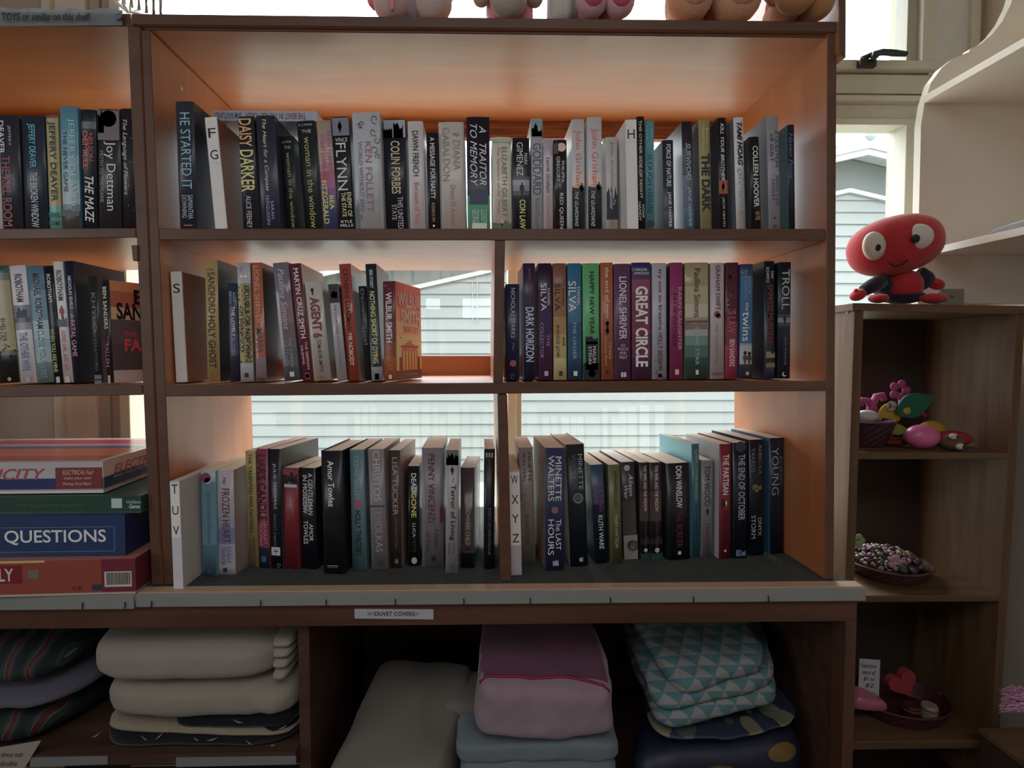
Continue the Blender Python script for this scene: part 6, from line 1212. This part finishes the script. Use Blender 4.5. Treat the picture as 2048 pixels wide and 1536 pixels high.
# purple printed top and piping, following the slope of the cover
def drape(obj, px0, px1, n, m, z_in, name, ra, rb):
    bm = bmesh.new(); dg = bpy.context.evaluated_depsgraph_get(); rows = []
    me = obj.data
    from mathutils.bvhtree import BVHTree
    bv = BVHTree.FromPolygons([v.co for v in me.vertices], [list(p.vertices) for p in me.polygons])
    for j in range(ra+1):
        Yv = rb[0]+(rb[1]-rb[0])*j/ra; row = []
        for i in range(n+1):
            X = cornerz(px0+(px1-px0)*i/n, 1.05)+(0 if j == 0 else (Yv-1.05)*(.03 if i == 0 else 0)); h_ = bv.ray_cast(Vector((X, Yv, 2)), Vector((0, 0, -1)))
            row.append(bm.verts.new((X, Yv, (h_[0].z if h_[0] else z_in)+.0022)))
        rows.append(row)
    for a, b in zip(rows, rows[1:]):
        for i in range(n): bm.faces.new((a[i], a[i+1], b[i+1], b[i]))
    o = finish(bm, name, m, obj, world=False, smooth=True); return [ [v for v in r] for r in []], bv
_, bv = drape(pk, 958, 1224, 24, fabric('#6a4458', .18, 60), zq+.1, 'printed_panel', 16, (1.082, 1.39))
pts = []
for i in range(25):
    X = cornerz(948+(1236-948)*i/24, 1.05); Yv = 1.080-(.012*(i/24)**4); h_ = bv.ray_cast(Vector((X, Yv, 2)), Vector((0, 0, -1)))
    if h_[0]: pts.append((X, Yv, h_[0].z+.0025))
bm = bmesh.new(); tube(bm, pts, .0028, 8); finish(bm, 'piping', mat('#8a1c3c', .6), pk, world=False, smooth=True)
def tri_mat():
    m = bpy.data.materials.new('teal_triangle_print'); m.use_nodes = True; t = m.node_tree; b = t.nodes['Principled BSDF']; b.inputs['Roughness'].default_value = .9
    co = nn(t, 'ShaderNodeTexCoord'); sp_ = nn(t, 'ShaderNodeSeparateXYZ'); t.links.new(co.outputs['Object'], sp_.inputs[0])
    def M(op, a, b_=None):
        n_ = nn(t, 'ShaderNodeMath', operation=op)
        for i, x in enumerate((a, b_)):
            if x is None: continue
            if isinstance(x, (int, float)): n_.inputs[i].default_value = x
            else: t.links.new(x, n_.inputs[i])
        return n_.outputs[0]
    zz = M('ADD', M('MULTIPLY', sp_.outputs['Z'], 34), M('MULTIPLY', sp_.outputs['Y'], 26)); fl_ = M('FLOOR', zz); v = M('FRACT', zz)
    xx_ = M('ADD', M('MULTIPLY', sp_.outputs['X'], 24), M('ADD', M('MULTIPLY', fl_, .5), M('MULTIPLY', sp_.outputs['Y'], 4))); u = M('FRACT', xx_)
    tri = M('LESS_THAN', M('MULTIPLY', M('ABSOLUTE', M('SUBTRACT', u, .5)), 2), M('SUBTRACT', .98, v))
    mx = nn(t, 'ShaderNodeMix', data_type='RGBA'); mx.inputs['A'].default_value = (*lin('#54767c'), 1); mx.inputs['B'].default_value = (*lin('#8a8c8a'), 1)
    t.links.new(tri, mx.inputs['Factor']); t.links.new(mx.outputs['Result'], b.inputs['Base Color']); return m
def leaf_mat(name, c0, cs, sc_=14, tr=.42):
    m = bpy.data.materials.new(name); m.use_nodes = True; t = m.node_tree; b = t.nodes['Principled BSDF']; b.inputs['Roughness'].default_value = .5
    co = nn(t, 'ShaderNodeTexCoord'); mp = nn(t, 'ShaderNodeMapping'); mp.inputs['Scale'].default_value = (1, .6, 2.2); mp.inputs['Rotation'].default_value = (0, .6, .3); t.links.new(co.outputs['Object'], mp.inputs[0])
    v = nn(t, 'ShaderNodeTexVoronoi'); v.inputs['Scale'].default_value = sc_; t.links.new(mp.outputs[0], v.inputs['Vector'])
    lt = nn(t, 'ShaderNodeMath', operation='LESS_THAN'); lt.inputs[1].default_value = tr; t.links.new(v.outputs['Distance'], lt.inputs[0])
    sp_ = nn(t, 'ShaderNodeSeparateColor'); t.links.new(v.outputs['Color'], sp_.inputs[0]); r = nn(t, 'ShaderNodeValToRGB'); r.color_ramp.interpolation = 'CONSTANT'
    r.color_ramp.elements[0].color = (*lin(cs[0]), 1); r.color_ramp.elements[1].position = .66; r.color_ramp.elements[1].color = (*lin(cs[-1]), 1)
    if len(cs) > 2: e = r.color_ramp.elements.new(.33); e.color = (*lin(cs[1]), 1)
    t.links.new(sp_.outputs[0], r.inputs[0])
    mx = nn(t, 'ShaderNodeMix', data_type='RGBA'); mx.inputs['A'].default_value = (*lin(c0), 1); t.links.new(r.outputs[0], mx.inputs['B']); t.links.new(lt.outputs[0], mx.inputs['Factor']); t.links.new(mx.outputs['Result'], b.inputs['Base Color']); return m
TM = tri_mat()
zA, zB = zy(1482, 1.07), zy(1398, 1.07)
def quad4(fl_, fr_, br_, bl_): return [(P(x, 1400, Y).x, Y) for x, Y in (fl_, fr_, br_, bl_)]
zt0_ = zy(1506, 1.07)
linen('folded_quilt', 'navy quilt with gold leaves at the bottom of the right cubby', 'folded linen',
      [dict(c4=quad4((1258, 1.064), (1636, 1.085), (1488, 1.4), (1290, 1.4)), z0=ZF2+.001, z1=[zt0_-.014, zt0_+.008, zt0_+.02, zt0_-.01], p=5, n=(40, 20, 16), amp=.004, fr=9, seed=21)], leaf_mat('navy_gold_leaf_print', '#1a2034', ['#6c5428', '#1a2034', '#604c28'], 9, .36), PKL)
linen('packaged_bedding', 'wrapped botanical print bedding under the teal triangle quilt', 'folded linen',
      [dict(c4=quad4((1290, 1.068), (1632, 1.09), (1488, 1.38), (1290, 1.4)), z0=[zt0_, zt0_+.022, zt0_+.042, zt0_+.006], z1=[zA-.006, zy(1450, 1.1)-.006, zy(1370, 1.3), zA+.005], p=3.4, n=(34, 24, 9), amp=.006, fr=10, seed=23)], leaf_mat('botanical_print', '#2e3546', ['#7c7664', '#4c5a50', '#747460'], 20, .5), PKL)
linen('folded_quilt', 'teal and white triangle print folded quilt on the right pile', 'folded linen',
      [dict(c4=quad4((1318, 1.075), (1560, 1.12), (1500, 1.42), (1235, 1.40)), z0=[zA, zA+.03, zA+.055, zA+.03], z1=[zA+.036, zA+.064, zA+.1, zA+.07], p=7, n=(36, 24, 5), amp=.0045, fr=12, seed=31),
       dict(c4=quad4((1312, 1.08), (1556, 1.125), (1500, 1.42), (1235, 1.40)), z0=[zA+.034, zA+.062, zA+.09, zA+.07], z1=[zA+.066, zA+.094, zA+.13, zA+.1], p=7, n=(36, 24, 5), amp=.0045, fr=12, seed=33),
       dict(c4=quad4((1356, 1.085), (1530, 1.13), (1470, 1.42), (1240, 1.40)), z0=[zA+.064, zA+.09, zA+.13, zA+.1], z1=[zA+.098, zA+.13, zA+.175, zA+.15], p=7, n=(36, 24, 5), amp=.006, fr=12, seed=35)], TM, PKL)

make_text()
